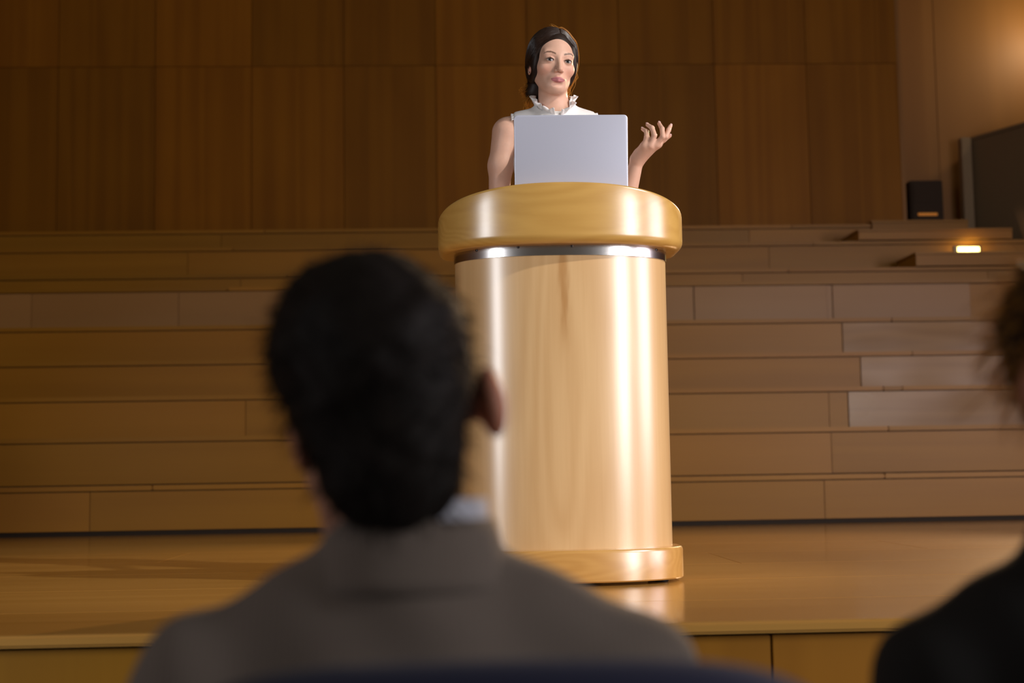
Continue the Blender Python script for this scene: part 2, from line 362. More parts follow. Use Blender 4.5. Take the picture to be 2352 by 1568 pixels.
def tubes(name, lines, radii, sides=4):
    V, Q = [], []; n0 = 0
    for P, r in zip(lines, radii):
        P = np.asarray(P, float); n = len(P); T = np.gradient(P, axis=0); T /= np.linalg.norm(T, axis=1)[:, None] + 1e-12
        ref = np.array([0.31, 0.52, 0.79]); A = np.cross(T, ref); A /= np.linalg.norm(A, axis=1)[:, None] + 1e-12; B = np.cross(T, A)
        rr = r * np.clip(np.minimum(np.linspace(0.5, 4, n), np.linspace(4, 0.25, n)), 0, 1)
        for k in range(sides):
            an = 2 * math.pi * k / sides; V.append(P + (A * math.cos(an) + B * math.sin(an)) * rr[:, None])
        for k in range(sides):
            a = n0 + k * n + np.arange(n - 1); b = n0 + ((k + 1) % sides) * n + np.arange(n - 1)
            Q.append(np.stack([a, b, b + 1, a + 1], -1))
        n0 += sides * n
    return quads_mesh(name, np.concatenate(V), np.concatenate(Q))

def bez(p0, p1, p2, p3, n):
    t = np.linspace(0, 1, n)[:, None]; p0, p1, p2, p3 = (np.array(p, float) for p in (p0, p1, p2, p3))
    return (1 - t) ** 3 * p0 + 3 * (1 - t) ** 2 * t * p1 + 3 * (1 - t) * t * t * p2 + t ** 3 * p3
# ------------------------------------------------------------------ the setting
XL, XR = -7.4, 7.4
fl = box('floor', XL, XR, -2.5, 3.05, -0.05, 0.0, M['carpet'], bev=0)
tag(fl, 'dark carpeted hall floor in front of the stage', 'floor', kind='structure')

# stage platform: deck boards, nosing, front panels
st = empty('stage_platform', (0, 3.13, 0)); tag(st, 'raised stage with varnished amber deck boards and panelled front', 'stage', kind='structure')
def child_box(name, par, x0, x1, y0, y1, z0, z1, mat, bev=0.003):
    o = box(name, x0, x1, y0, y1, z0, z1, mat, par, bev); o.location -= par.location; return o
child_box('core', st, XL, XR, 3.19, 8.9, 0.0, STAGE - 0.024, M['dark_core'], 0)
ys = [3.155, 3.66, 4.36, 5.06, 5.76, 6.46, 7.16, 7.86, 8.592]
for i in range(len(ys) - 1):
    x = XL + (0.0, 1.55, 0.75, 2.2)[i % 4]; xs_ = [XL]
    while x < XR:
        if x > XL + 0.3: xs_.append(x)
        x += 3.1
    xs_.append(XR)
    for a, b in zip(xs_[:-1], xs_[1:]):
        child_box('deck_board', st, a + 0.0006, b - 0.0006, ys[i] + 0.0012, ys[i + 1] - 0.0012, STAGE - 0.024, STAGE, M['deck'], 0.0012)
child_box('edge_nosing', st, XL, XR, 3.125, 3.1555, STAGE - 0.026, STAGE + 0.0005, M['deck'], 0.006)
x = 0.686 - 0.9 * 9
while x < XR:
    a, b = max(x, XL), min(x + 0.9, XR)
    if b - a > 0.05: child_box('front_panel', st, a + 0.002, b - 0.002, 3.16, 3.19, 0.0, STAGE - 0.034, M['front'], 0.002)
    x += 0.9

# choir tiers rising to the back wall
TY = [8.6 + 0.44 * i for i in range(9)]
TZ = [1.084, 1.384, 1.666, 1.936, 2.224, 2.564, 2.725, 3.012, 3.232]
seams = [[-6.6, -2.19, 2.22], [-4.4, -0.6, 2.39], [-5.2, -1.4, 2.50, 2.63], [-3.9, 0.3, 2.85], [-5.0, -0.9, 2.85],
         [-6.5, -5.4, -4.3, -3.2, -2.1, -0.3, 0.79, 1.83, 2.86, 2.905, 3.98], [-4.6, -1.7, 0.9, 2.3, 4.3], [-5.1, -2.2, 0.4, 2.62], [-4.7, -2.0, 0.8, 2.55]]
rank = ['lowest', 'second', 'third', 'fourth', 'fifth', 'sixth, pale boarded,', 'seventh', 'eighth', 'topmost']
for k in range(9):
    y, zt = TY[k], TZ[k]; zb = STAGE if k == 0 else TZ[k - 1]
    xr = XR if k < 8 else 3.62
    t = empty('tier_step', (0, y, zb)); tag(t, f'{rank[k]} amber wooden tier step of the risers counted up from the stage', 'step', 'wooden tier steps', 'structure')
    child_box('core', t, XL, xr, y + 0.02, (TY[k + 1] if k < 8 else 12.6) + 0.015, zb - 0.04 if k else STAGE - 0.02, zt - 0.031, M['dark_core'], 0)
    gap = 0.028 if k == 0 else 0.006
    ss = [XL] + [s for s in seams[k] if XL < s < xr] + [xr]
    for a, b in zip(ss[:-1], ss[1:]):
        mat, yo = M['tier'], 0.0
        if k == 5 and b <= 3.99: mat = M['tier_pale']; yo = -0.008 if b - a > 0.2 else 0.004
        if k in (2, 3, 4) and a > 2.6: mat = M['tier_worn']; yo = -0.012
        if k == 5 and a > 3.9: yo = 0.012
        e = 0.006 if (k == 5 and abs(b - 1.83) < 0.01) else 0.0015
        child_box('riser_board', t, a + 0.0012, b - e, y + yo, y + 0.024, zb + gap, zt - 0.036, mat, 0.002)
    tx = [XL] + [s + 0.37 for s in seams[k] if XL < s + 0.37 < xr - 0.2 and (k != 5 or s in (-5.4, -2.1, 0.79))] + [xr]
    for a, b in zip(tx[:-1], tx[1:]):
        child_box('tread_board', t, a + 0.001, b - 0.001, y - 0.014, (TY[k + 1] if k < 8 else 12.6) + 0.02, zt - 0.03, zt, M['tier'], 0.005)

# half steps of the aisle on the right
def half_step(x0, x1, y0, y1, z0, z1, label):
    h = empty('aisle_step', (x0, y0, z0)); tag(h, label, 'step', 'aisle half steps', 'structure')
    child_box('core', h, x0 + 0.02, x1 - 0.01, y0 + 0.02, y1, z0, z1 - 0.02, M['dark_core'], 0)
    child_box('riser_board', h, x0, x1, y0, y0 + 0.02, z0, z1 - 0.022, M['tier'], 0.002)
    child_box('side_board', h, x0, x0 + 0.018, y0 + 0.0205, y1, z0, z1 - 0.022, M['tier'], 0.002)
    child_box('tread_board', h, x0 - 0.008, x1, y0 - 0.01, y1, z1 - 0.02, z1, M['tier'], 0.003)
half_step(3.36, 4.66, 11.60, 12.10, TZ[7] + 0.0005, 3.100, 'upper wooden half step of the aisle under the parapet')
half_step(3.69, 6.2, 11.16, 11.66, TZ[6] + 0.0005, 2.835, 'lower wooden half step of the aisle below the glowing step light')
half_step(3.64, 4.49, 12.14, 13.25, TZ[7] + 0.0005, 3.268, 'top wooden landing block of the aisle carrying the dark cabinet')
half_step(4.50, 4.68, 12.14, 13.25, TZ[7] + 0.0005, 3.175, 'narrow wooden block beside the aisle landing at the parapet foot')
cr_ = box('aisle_floor', 4.69, XR, 12.14, 13.25, TZ[7] - 0.05, TZ[7] + 0.01, M['tier']); tag(cr_, 'wooden aisle floor strip beneath the parapet', 'floor', kind='structure')

# glowing step light set in the riser
sl = empty('step_light', (4.30, TY[7] - 0.004, 2.93)); tag(sl, 'small glowing yellow step light set in the upper tier riser', 'light')
child_box('frame', sl, 4.185, 4.415, TY[7] - 0.012, TY[7] + 0.004, 2.878, 2.962, M['dark_steel'], 0.003)
child_box('lens', sl, 4.215, 4.400, TY[7] - 0.016, TY[7] - 0.006, 2.888, 2.952, M['lamp_glow'], 0.004)
pl = bpy.data.lights.new('step_glow', 'POINT'); pl.energy = 1.2; pl.color = (1, 0.72, 0.25); pl.shadow_soft_size = 0.04
po = bpy.data.objects.new('step_glow', pl); COL.objects.link(po); po.parent = sl; po.location = (0.0, -0.10, 0.0)

# back wall of separate veneer panels
wb = empty('wall_back', (0, 12.6, 3.2)); tag(wb, 'back wall of tall amber veneer panels in two rows', 'wall', kind='structure')
child_box('backing', wb, XL, 4.06, 12.63, 12.68, 3.1, 8.0, M['wall_core'], 0)
pxs = [-7.36, -6.50, -5.64, -4.78, -3.53, -2.67, -1.81, -0.985, -0.158, 0.67, 1.51, 2.38, 3.225, 4.10]
pxs[3] = -4.40
for a, b in zip(pxs[:-1], pxs[1:]):
    child_box('panel', wb, a + 0.002, b - 0.002, 12.60, 12.63, 3.2, 4.804, M['wall'], 0.003)
    child_box('panel', wb, a + 0.002, b - 0.002, 12.60, 12.63, 4.808, 6.7, M['wall'], 0.003)
    child_box('panel', wb, a + 0.002, b - 0.002, 12.60, 12.63, 6.706, 8.0, M['wall'], 0.003)
child_box('end_trim', wb, 4.065, 4.10, 12.595, 13.3, 3.2, 8.0, M['wall_side'], 0.003)
# recessed wall beyond the corner
wr = empty('wall_recess', (5.7, 13.3, 3.0)); tag(wr, 'recessed reddish wood wall beside the aisle, lit by a warm lamp', 'wall', kind='structure')
child_box('backing', wr, 4.0, XR, 13.33, 13.38, 2.9, 8.0, M['dark_core'], 0)
x = 4.105
for w in (0.56, 1.1, 1.1, 0.535):
    child_box('panel', wr, x + 0.002, x + w - 0.002, 13.30, 13.33, 2.95, 8.0, M['wall_side'], 0.003); x += w
wl = box('wall_left', XL - 0.05, XL, -2.5, 12.6, 0.0, 8.0, M['wall'], bev=0); tag(wl, 'dark amber side wall beyond the left edge', 'wall', kind='structure')

wq = box('wall_right', XR, XR + 0.05, -2.5, 13.38, 0.0, 8.0, M['wall'], bev=0); tag(wq, 'dark amber side wall beyond the right edge', 'wall', kind='structure')

# sloping stair parapet with pale end post
pp = empty('stair_parapet', (4.85, 13.2, 3.2)); tag(pp, 'grey-brown stair parapet running towards the hall beside the aisle', 'parapet', kind='structure')
def prism(name, par, pts, z0, z1, mat, bev=0.004):
    bm = bmesh.new(); lo = [bm.verts.new((x - par.location.x, y - par.location.y, z0 - par.location.z)) for x, y in pts]
    hi = [bm.verts.new((x - par.location.x, y - par.location.y, z1 - par.location.z)) for x, y in pts]; n = len(pts)
    bm.faces.new(lo[::-1]); bm.faces.new(hi)
    for i in range(n): bm.faces.new((lo[i], lo[(i + 1) % n], hi[(i + 1) % n], hi[i]))
    bmesh.ops.recalc_face_normals(bm, faces=bm.faces)
    bmesh.ops.bevel(bm, geom=list(bm.edges), offset=bev, segments=2, affect='EDGES')
    me = bpy.data.meshes.new(name); bm.to_mesh(me); bm.free(); smooth(me, 35); return link(name, me, mat, par)
d = Vector((0.44, -0.90, 0)).normalized(); nrm = Vector((d.y, -d.x, 0)) * -1
A = Vector((4.91, 13.15, 0)); Bp = A + d * 2.6
prism('parapet_panel', pp, [(p.x, p.y) for p in (A, Bp, Bp + nrm * 0.12, A + nrm * 0.12)], TZ[7] + 0.012, 4.20, M['parapet'])
prism('coping', pp, [(p.x, p.y) for p in (A - nrm * 0.012 - d * 0.02, Bp - nrm * 0.012, Bp + nrm * 0.132, A + nrm * 0.132 - d * 0.02)], 4.201, 4.235, M['parapet'])
child_box('end_post', pp, 4.80, 4.895, 13.06, 13.16, TZ[7] + 0.012, 4.22, M['post'], 0.005)

# dark equipment cabinet on the landing
cb = empty('equipment_cabinet', (4.32, 12.75, 3.268)); tag(cb, 'small dark equipment cabinet with faint amber slot on the aisle landing', 'cabinet')
child_box('case', cb, 4.17, 4.475, 12.70, 13.05, 3.269, 3.735, M['cabinet'], 0.008)
child_box('front_frame', cb, 4.185, 4.465, 12.688, 12.6995, 3.29, 3.715, M['cabinet'], 0.004)
child_box('upper_panel', cb, 4.20, 4.45, 12.68, 12.6875, 3.53, 3.695, M['cabinet'], 0.003)
child_box('indicator_slot', cb, 4.23, 4.41, 12.68, 12.6875, 3.405, 3.43, M['box_glow'], 0.003)

# wall lamp that throws warm light from the upper right: can on a bracket
lp = empty('stage_lamp', (5.90, 12.92, 5.33)); tag(lp, 'warm stage lamp on a bracket at the recessed wall', 'lamp')
def lathe(name, prof, mat, par, seg=40, rot=None, loc=(0, 0, 0), ang=40):
    bm = bmesh.new(); rings = [[bm.verts.new((r * math.cos(2 * math.pi * i / seg), r * math.sin(2 * math.pi * i / seg), z)) for i in range(seg)] for r, z in prof]
    for a, b in zip(rings[:-1], rings[1:]):
        for i in range(seg): bm.faces.new((a[i], a[(i + 1) % seg], b[(i + 1) % seg], b[i]))
    bm.faces.new(rings[0][::-1]); bm.faces.new(rings[-1])
    me = bpy.data.meshes.new(name); bm.to_mesh(me); bm.free(); smooth(me, ang); o = link(name, me, mat, par, loc)
    if rot is not None: o.rotation_euler = rot
    return o
tgt = Vector((0.38, 4.66, 2.45)); dirv = (tgt - Vector(lp.location)).normalized(); er = dirv.to_track_quat('Z', 'Y').to_euler()
lathe('can', [(0.05, -0.16), (0.085, -0.14), (0.09, 0.10), (0.10, 0.12), (0.092, 0.121), (0.08, 0.06)], M['black'], lp, rot=er)
o = lathe('lens', [(0.001, 0.066), (0.04, 0.075), (0.078, 0.0625), (0.078, 0.061)], M['bulb'], lp, rot=er)
child_box('bracket', lp, 5.88, 5.92, 12.97, 13.30, 5.34, 5.37, M['black'], 0.004)
child_box('wall_plate', lp, 5.84, 5.96, 13.285, 13.2995, 5.28, 5.42, M['black'], 0.004)
s_ = spot('lamp_beam', (0, 0, 0), (1, 0, 0), 2600, (1.0, 0.66, 0.36), 40, 0.5, 0.07); s_.parent = lp; s_.location = dirv * 0.20; s_.rotation_euler = dirv.to_track_quat('-Z', 'Y').to_euler()
s2 = bpy.data.lights.new('added_lamp_spill', 'POINT'); s2.energy = 23; s2.color = (1.0, 0.76, 0.48); s2.shadow_soft_size = 0.08  # extra point light, added to make the glow on the recessed wall
s2o = bpy.data.objects.new('added_lamp_spill', s2); COL.objects.link(s2o); s2o.parent = lp; s2o.location = dirv * 0.24

# ------------------------------------------------------------------ lectern
PX, PY = 0.327, 4.15
pod = empty('lectern', (PX, PY, STAGE)); tag(pod, 'pale maple lectern with rounded front, honey rim, steel band and plinth on the stage', 'lectern')
def outline(a, b, L, n=2.7, N_=64, back_r=0.05):
    """plan outline: superellipse front, straight sides, rounded back corners; y=0 is the front"""
    pts = []
    for i in range(N_ + 1):
        th = math.pi * i / N_; c, s = math.cos(th), math.sin(th)
        pts.append((-a * math.copysign(abs(c) ** (2 / n), c), b - b * abs(s) ** (2 / n)))
    D = b + L
    for i in range(7):
        th = math.pi / 2 * i / 6; pts.append((a - back_r + back_r * math.cos(th), D - back_r + back_r * math.sin(th)))
    for i in range(7):
        th = math.pi / 2 * i / 6; pts.append((-a + back_r - back_r * math.sin(th), D - back_r + back_r * math.cos(th)))
    return pts
def inset(pts, d):
    P = np.array(pts); T = np.roll(P, -1, 0) - np.roll(P, 1, 0); T /= np.linalg.norm(T, axis=1)[:, None]
    Nn = np.stack([-T[:, 1], T[:, 0]], 1); return P + Nn * d
def loft(name, levels, mat, par, off, cap=True, ang=40):
    bm = bmesh.new(); rings = []
    for pts, zf in levels: rings.append([bm.verts.new((x + off[0], y + off[1], zf(y) + off[2])) for x, y in pts])
    n = len(rings[0])
    for a, b in zip(rings[:-1], rings[1:]):
        for i in range(n): bm.faces.new((a[i], a[(i + 1) % n], b[(i + 1) % n], b[i]))
    if cap: bm.faces.new(rings[0][::-1]); bm.faces.new(rings[-1])
    bmesh.ops.recalc_face_normals(bm, faces=bm.faces)
    me = bpy.data.meshes.new(name); bm.to_mesh(me); bm.free(); smooth(me, ang); return link(name, me, mat, par)
SLOPE = 0.38
ring = outline(0.380, 0.225, 0.155, 2.2); ZT = 1.984 - STAGE; ZB = 1.797 - STAGE
lev = []
for i in range(7):
    th = math.pi / 2 * i / 6; lev.append((inset(ring, 0.028 * (1 - math.sin(th))), (lambda y, z=ZB + 0.028 * (1 - math.cos(th)): z)))
for q in (0.35, 0.7): lev.append((inset(ring, 0), (lambda y, q=q: ZB + 0.028 + (ZT - 0.012 - SLOPE * y - ZB - 0.028) * q)))
for i in range(6):
    th = math.pi / 2 * i / 5; lev.append((inset(ring, 0.012 * (1 - math.cos(th))), (lambda y, dz=0.012 * (1 - math.sin(th)): ZT - dz - SLOPE * y)))
lev.append((inset(ring, 0.05), lambda y: ZT - SLOPE * y))
loft('rim', lev, M['pod_ring'], pod, (0, 0, 0))
body = outline(0.3285, 0.195, 0.12, 2.2); BO = (0, 0.052, 0)
cz = lambda z: (lambda y, z=z: z)
loft('column', [(inset(body, 0), cz(0.105)), (inset(body, 0), cz(0.5)), (inset(body, 0), cz(0.978)), (inset(body, 0.02), cz(0.979))], M['pod_body'], pod, BO)
band = outline(0.3315, 0.198, 0.12, 2.2); BD = (0, 0.049, 0)
bnd = loft('steel_band', [(inset(band, 0.004), cz(0.9765)), (inset(band, 0), cz(0.9775)), (inset(band, 0), cz(1.0)), (inset(band, 0), cz(ZB + 0.002))], M['steel'], pod, BD)
plin = outline(0.355, 0.215, 0.130, 2.2)
loft('plinth', [(inset(plin, 0.004), cz(0.010)), (inset(plin, 0), cz(0.014)), (inset(plin, 0), cz(0.094)), (inset(plin, 0.002), cz(0.100)), (inset(plin, 0.006), cz(0.104)), (inset(plin, 0.06), cz(0.1055))], M['pod_ring'], pod, (0, 0, 0))
for fx, fy in ((-0.28, 0.15), (0.28, 0.15), (-0.28, 0.30), (0.28, 0.30)):
    lathe('foot', [(0.02, 0.0005), (0.022, 0.006), (0.022, 0.012)], M['black'], pod, 20, loc=(fx, fy, 0))
bp_ = np.array(band)
for sx in (-0.262, -0.137, 0.020, 0.285):
    i = int(np.argmin(np.abs(bp_[:65, 0] - sx))); p = bp_[i]; t = bp_[i + 1] - bp_[i - 1]; nn = Vector((t[1], -t[0], 0)).normalized()
    lathe('screw', [(0.0042, -0.001), (0.0042, 0.0012), (0.003, 0.002), (0.001, 0.0021)], M['dark_steel'], bnd, 14, rot=nn.to_track_quat('Z', 'Y').to_euler(), loc=(p[0] + BD[0], p[1] + BD[1], 1.0005 + 0.004))

# ------------------------------------------------------------------ laptop on the lectern
def rrect(w, h, r, n=8):
    pts = []
    for cx, cy, a0 in ((w / 2 - r, h / 2 - r, 0), (-w / 2 + r, h / 2 - r, 90), (-w / 2 + r, -h / 2 + r, 180), (w / 2 - r, -h / 2 + r, 270)):
        for i in range(n + 1):
            th = math.radians(a0 + 90 * i / n); pts.append((cx + r * math.cos(th), cy + r * math.sin(th)))
    return pts
def slab(name, w, h, r, t, bev, mat, par):
    lv = []
    for i in range(4):
        th = math.pi / 2 * i / 3; lv.append((bev * (1 - math.sin(th)), -t / 2 + bev * (1 - math.cos(th))))
    lv += [(i_, -z) for i_, z in lv[::-1]]
    bm = bmesh.new(); rings = []
    for ins, z in lv: rings.append([bm.verts.new((x, y, z)) for x, y in rrect(w - 2 * ins, h - 2 * ins, max(r - ins, 0.001))])
    n = len(rings[0])
    for a, b in zip(rings[:-1], rings[1:]):
        for i in range(n): bm.faces.new((a[i], a[(i + 1) % n], b[(i + 1) % n], b[i]))
    bm.faces.new(rings[0][::-1]); bm.faces.new(rings[-1])
    me = bpy.data.meshes.new(name); bm.to_mesh(me); bm.free(); smooth(me, 50); return link(name, me, mat, par)
LX, LY = 0.3555, 4.255; LZ = 1.984 - SLOPE * (LY - PY) + 0.0005
lap = empty('laptop', (LX, LY, LZ)); tag(lap, 'open silver laptop standing on the lectern top, lid back to the hall', 'laptop')
sa = math.atan(SLOPE)
base = slab('base', 0.346, 0.236, 0.012, 0.012, 0.003, M['alu'], lap); base.rotation_euler = (-sa, 0, 0); base.location = Vector((0, 0.118 * math.cos(sa) + 0.004, -0.118 * math.sin(sa) + 0.0105))
kb = slab('keyboard', 0.29, 0.11, 0.004, 0.002, 0.0005, M['black'], base); kb.location = (0, -0.03, 0.0066)
tp = slab('trackpad', 0.11, 0.07, 0.004, 0.001, 0.0003, M['alu'], base); tp.location = (0, 0.07, 0.0064)
for r_ in range(5):
    for c_ in range(13):
        k_ = link('key', box_mesh(0.017, 0.016, 0.002, 0.0005), M['trouser'], kb, (-0.132 + c_ * 0.022, -0.043 + r_ * 0.0215, 0.0018))
LH = 0.2405; tilt = math.radians(7)
lid = slab('lid', 0.346, LH, 0.012, 0.006, 0.0026, M['alu'], lap); lid.rotation_euler = (math.pi / 2 + tilt, 0, 0)
lid.location = Vector((0, -math.sin(tilt) * LH / 2 + 0.0, math.cos(tilt) * LH / 2 + 0.017))
scn = slab('screen', 0.332, 0.212, 0.004, 0.0008, 0.0002, M['screen'], lid); scn.location = (0, 0.006, -0.0034)
hg = lathe('hinge', [(0.0055, -0.13), (0.0055, 0.13)], M['black'], lap, 16, rot=(0, math.pi / 2, 0), loc=(0, 0.001, 0.0155))
# ------------------------------------------------------------------ people: heads
SKIN_F = np.array([0.68, 0.415, 0.305]); SKIN_M = np.array([0.55, 0.27, 0.18])

def head_sdf(S, mat, female=True, ears=(1.0, 1.0)):
    """head facing -y in its own frame, origin midway between the eyes' height and the ears"""
    q = 1.0 if female else 1.07
    v = lambda *a: tuple(c * q for c in a)
    S.ell(v(0, 0.020, 0.034), v(0.068, 0.088, 0.082), 0.01, 'u', mat)             # cranium
    S.ell(v(0, -0.022, -0.004), v(0.0600, 0.064, 0.078), 0.03, 'u', mat)          # face mass
    S.ell(v(0, -0.030, -0.058), v(0.0385, 0.045, 0.040), 0.03, 'u', mat)          # jaw
    S.ell(v(0, -0.061, -0.087), v(0.018, 0.018, 0.0145), 0.02, 'u', mat)          # chin
    for s in (-1, 1):
        S.ell(v(s * 0.043, -0.052, -0.024), v(0.018, 0.021, 0.018), 0.02, 'u', mat)      # cheekbone
        S.cap(v(s * 0.046, 0.000, -0.048), v(s * 0.018, -0.052, -0.082), 0.012, 0.013, 0.03, 'u', mat)  # jaw line
    S.cap(v(-0.040, -0.066, 0.020), v(0.040, -0.066, 0.020), 0.011, 0.011, 0.02, 'u', mat)   # brow
    for s in (-1, 1): S.ell(v(s * 0.031, -0.094, 0.000), v(0.020, 0.016, 0.0105), 0.014, 's', mat)   # socket
    S.cap(v(0, -0.079, 0.012), v(0, -0.0995, -0.029), 0.0062, 0.0080, 0.010, 'u', mat)     # nose ridge
    S.ell(v(0, -0.100, -0.0330), v(0.0082, 0.0090, 0.0072), 0.006, 'u', mat)                # nose tip
    for s in (-1, 1):
        S.ell(v(s * 0.0108, -0.088, -0.0355), v(0.0064, 0.009, 0.0060), 0.005, 'u', mat)   # nostril wing
        S.ell(v(s * 0.0056, -0.0965, -0.0415), v(0.0034, 0.0046, 0.0028), 0.002, 's', mat)  # nostril
    S.ell(v(0, -0.070, -0.061), v(0.026, 0.016, 0.015), 0.012, 'u', mat)                   # mouth mound
    for s in (-1, 1):
        S.cap(v(s * 0.004, -0.0855, -0.0572), v(s * 0.022, -0.077, -0.0612), 0.0042, 0.0022, 0.005, 'u', mat)  # upper lip
        S.cap(v(0, -0.0855, -0.0670), v(s * 0.018, -0.079, -0.0638), 0.0050, 0.0024, 0.005, 'u', mat)          # lower lip
    S.ell(v(0, -0.082, -0.0775), v(0.014, 0.006, 0.0050), 0.008, 's', mat)                 # hollow under lip
    for s in (-1, 1):                                                                       # lids over the eyeballs
        S.ell(v(s * 0.031, -0.0715, 0.000), v(0.0155, 0.0140, 0.0125), 0.006, 'u', mat)
        S.ell(v(s * 0.031, -0.0880, -0.0010), v(0.0132, 0.0120, 0.0044), 0.0015, 's', mat)
        S.cap(v(s * 0.0185, -0.0805, 0.0016), v(s * 0.031, -0.0862, 0.0064), 0.0014, 0.0022, 0.003, 'u', mat)
        S.cap(v(s * 0.031, -0.0862, 0.0064), v(s * 0.0445, -0.0760, 0.0018), 0.0022, 0.0014, 0.003, 'u', mat)
    for s, ear in zip((-1, 1), ears):                                                       # ears
        if ear > 1.1: S.cap(v(s * 0.060, 0.004, -0.012), v(s * 0.0715 * ear, 0.012, -0.012), 0.016, 0.012, 0.012, 'u', mat)
        S.ell(v(s * 0.0715 * ear, 0.016, -0.012), v(0.0075 * ear * ear, 0.018, 0.030), 0.006, 'u', mat)
        S.ell(v(s * 0.0800 * ear * ear, 0.010, -0.008), v(0.0045, 0.010, 0.017), 0.004, 's', mat)

def face_colour(P, mat, base, lips, brow, makeup=True, q=1.0):
    L = to_local(P, mat) / q; x, y, z = np.abs(L[:, 0]), L[:, 1], L[:, 2]; C = np.tile(base, (len(P), 1))
    front = y < -0.035
    def mixin(C, m, col): m = np.clip(m, 0, 1)[:, None]; return C * (1 - m) + np.array(col) * m
    g = lambda d, w: np.exp(-(d / w) ** 2)
    C = mixin(C, 0.45 * front * g(x - 0.040, 0.020) * g(z + 0.034, 0.016), base * np.array([1.05, 0.72, 0.70]))      # cheek colour
    C = mixin(C, 0.35 * front * g(x, 0.012) * g(z + 0.040, 0.010) * (y < -0.085), base * np.array([1.0, 0.75, 0.72]))
    top = -0.0622 + 0.0084 * np.clip(1 - (x / 0.0245) ** 1.6, 0, 1) - 0.0016 * g(x, 0.004); bot = -0.0622 - 0.0108 * np.sqrt(np.clip(1 - (x / 0.0240) ** 2, 0, 1))
    lip = np.clip((top - z) / 0.0012 + 0.5, 0, 1) * np.clip((z - bot) / 0.0012 + 0.5, 0, 1) * (x < 0.0245) * (y < -0.06)
    C = mixin(C, lip * 0.9, lips)
    C = mixin(C, 0.75 * lip * g(z + 0.0622, 0.0012), np.array(lips) * 0.35)  # shade in the groove between the lips, painted as a dark line
    # brows: arch from inner to outer
    bz = 0.0195 + 0.0060 * np.sin(np.clip((x - 0.013) / 0.040, 0, 1) * 2.6) - 0.004 * np.clip((x - 0.040) / 0.012, 0, 1)
    bt = np.where(x < 0.040, 0.0030, 0.0030 - 0.0018 * np.clip((x - 0.040) / 0.013, 0, 1))
    C = mixin(C, 0.85 * front * np.clip((bt - np.abs(z - bz)) / 0.0010 + 0.5, 0, 1) * np.clip((x - 0.0125) / 0.003, 0, 1) * np.clip((0.053 - x) / 0.003, 0, 1), brow)
    if makeup:
        r = np.sqrt(((x - 0.031) / 0.0150) ** 2 + ((z + 0.0008) / 0.0062) ** 2)
        C = mixin(C, 0.90 * front * np.clip(1.25 - r, 0, 1) * 3 * (z > 0.0008), (0.030, 0.018, 0.014))
        C = mixin(C, 0.45 * front * np.clip(1.25 - r, 0, 1) * 3 * (z <= 0.0008), (0.10, 0.05, 0.04))
        C = mixin(C, 0.40 * front * g(x - 0.033, 0.014) * g(z - 0.0095, 0.0050), base * np.array([0.62, 0.50, 0.50]))
    C = mixin(C, 0.35 * (x > 0.068) * (np.abs(z + 0.012) < 0.04), base * np.array([1.0, 0.62, 0.55]))
    return C

def limb_colour(C, P, pts, rad, col):
    for p in pts:
        d = np.linalg.norm(P - np.array(p), axis=1); m = np.clip(1 - d / rad, 0, 1)[:, None]; C = C * (1 - m * 0.6) + np.array(col) * m * 0.6
    return C

# ------------------------------------------------------------------ woman at the lectern
WO = Vector((0.345, 4.68, STAGE)); wom = empty('person', WO)
tag(wom, 'woman in a white ruffled sleeveless blouse speaking behind the lectern, one hand raised', 'person')
HM = Matrix.Translation((-0.013, -0.040, 1.689)) @ Matrix.Rotation(math.radians(13), 4, 'Z') @ Matrix.Rotation(math.radians(3.5), 4, 'Y') @ Matrix.Rotation(math.radians(7), 4, 'X')
# finger joints of the raised left hand: (knuckle, middle joint, end joint, tip)
JT = {'wrist': (0.2561, -0.105, 1.3484), 'little': [(0.2766, -0.145, 1.3854), (0.2826, -0.152, 1.4134), (0.2843, -0.135, 1.4355), (0.2748, -0.117, 1.4479)],
      'ring': [(0.2934, -0.152, 1.3836), (0.3059, -0.162, 1.4155), (0.3013, -0.145, 1.4447), (0.2895, -0.124, 1.4602)],
      'middle': [(0.3123, -0.15, 1.3887), (0.3332, -0.164, 1.4102), (0.3337, -0.15, 1.4402), (0.3278, -0.128, 1.4632)],
      'index': [(0.3243, -0.132, 1.3959), (0.3455, -0.144, 1.4149), (0.3563, -0.138, 1.4382), (0.3651, -0.124, 1.4558)],
      'thumb': [(0.2827, -0.09, 1.3713), (0.3186, -0.095, 1.3968), (0.3447, -0.102, 1.4155), (0.3641, -0.105, 1.4281)],
      'palm': [(None, (0.2762, -0.142, 1.3845), (0.0195, 0.0135)), (None, (0.2939, -0.148, 1.3838), (0.019, 0.013)), (None, (0.3129, -0.146, 1.3888), (0.019, 0.013)), (None, (0.3215, -0.13, 1.3949), (0.018, 0.012)), ((0.2762, -0.142, 1.3845), (0.3211, -0.132, 1.3936), (0.012, 0.012)), ((0.2599, -0.11, 1.3716), (0.2771, -0.135, 1.3846), (0.014, 0.012))],
      'back': (0.25, -0.95, 0.15)}
def torso(S, g=0.0, arms=False):
    S.ell((0, 0.012, 1.35), (0.138 + g, 0.094 + g, 0.190 + g), 0.03)
    for s in (-1, 1):
        S.ell((s * 0.066, -0.062, 1.325), (0.060 + g, 0.052 + g, 0.062 + g), 0.03)
        S.cap((0, 0.022, 1.530), (s * 0.150 - 0.010, 0.022, 1.480), 0.040 + g, 0.044 + g, 0.03)
    S.ell((0, 0.004, 1.14), (0.118 + g, 0.085 + g, 0.170 + g), 0.05)
    S.ell((0, 0.014, 0.97), (0.160 + g, 0.112 + g, 0.140 + g), 0.05)
W = SDF(); torso(W)
W.cap((-0.006, 0.010, 1.50), (-0.012, -0.012, 1.620), 0.056, 0.047, 0.03)
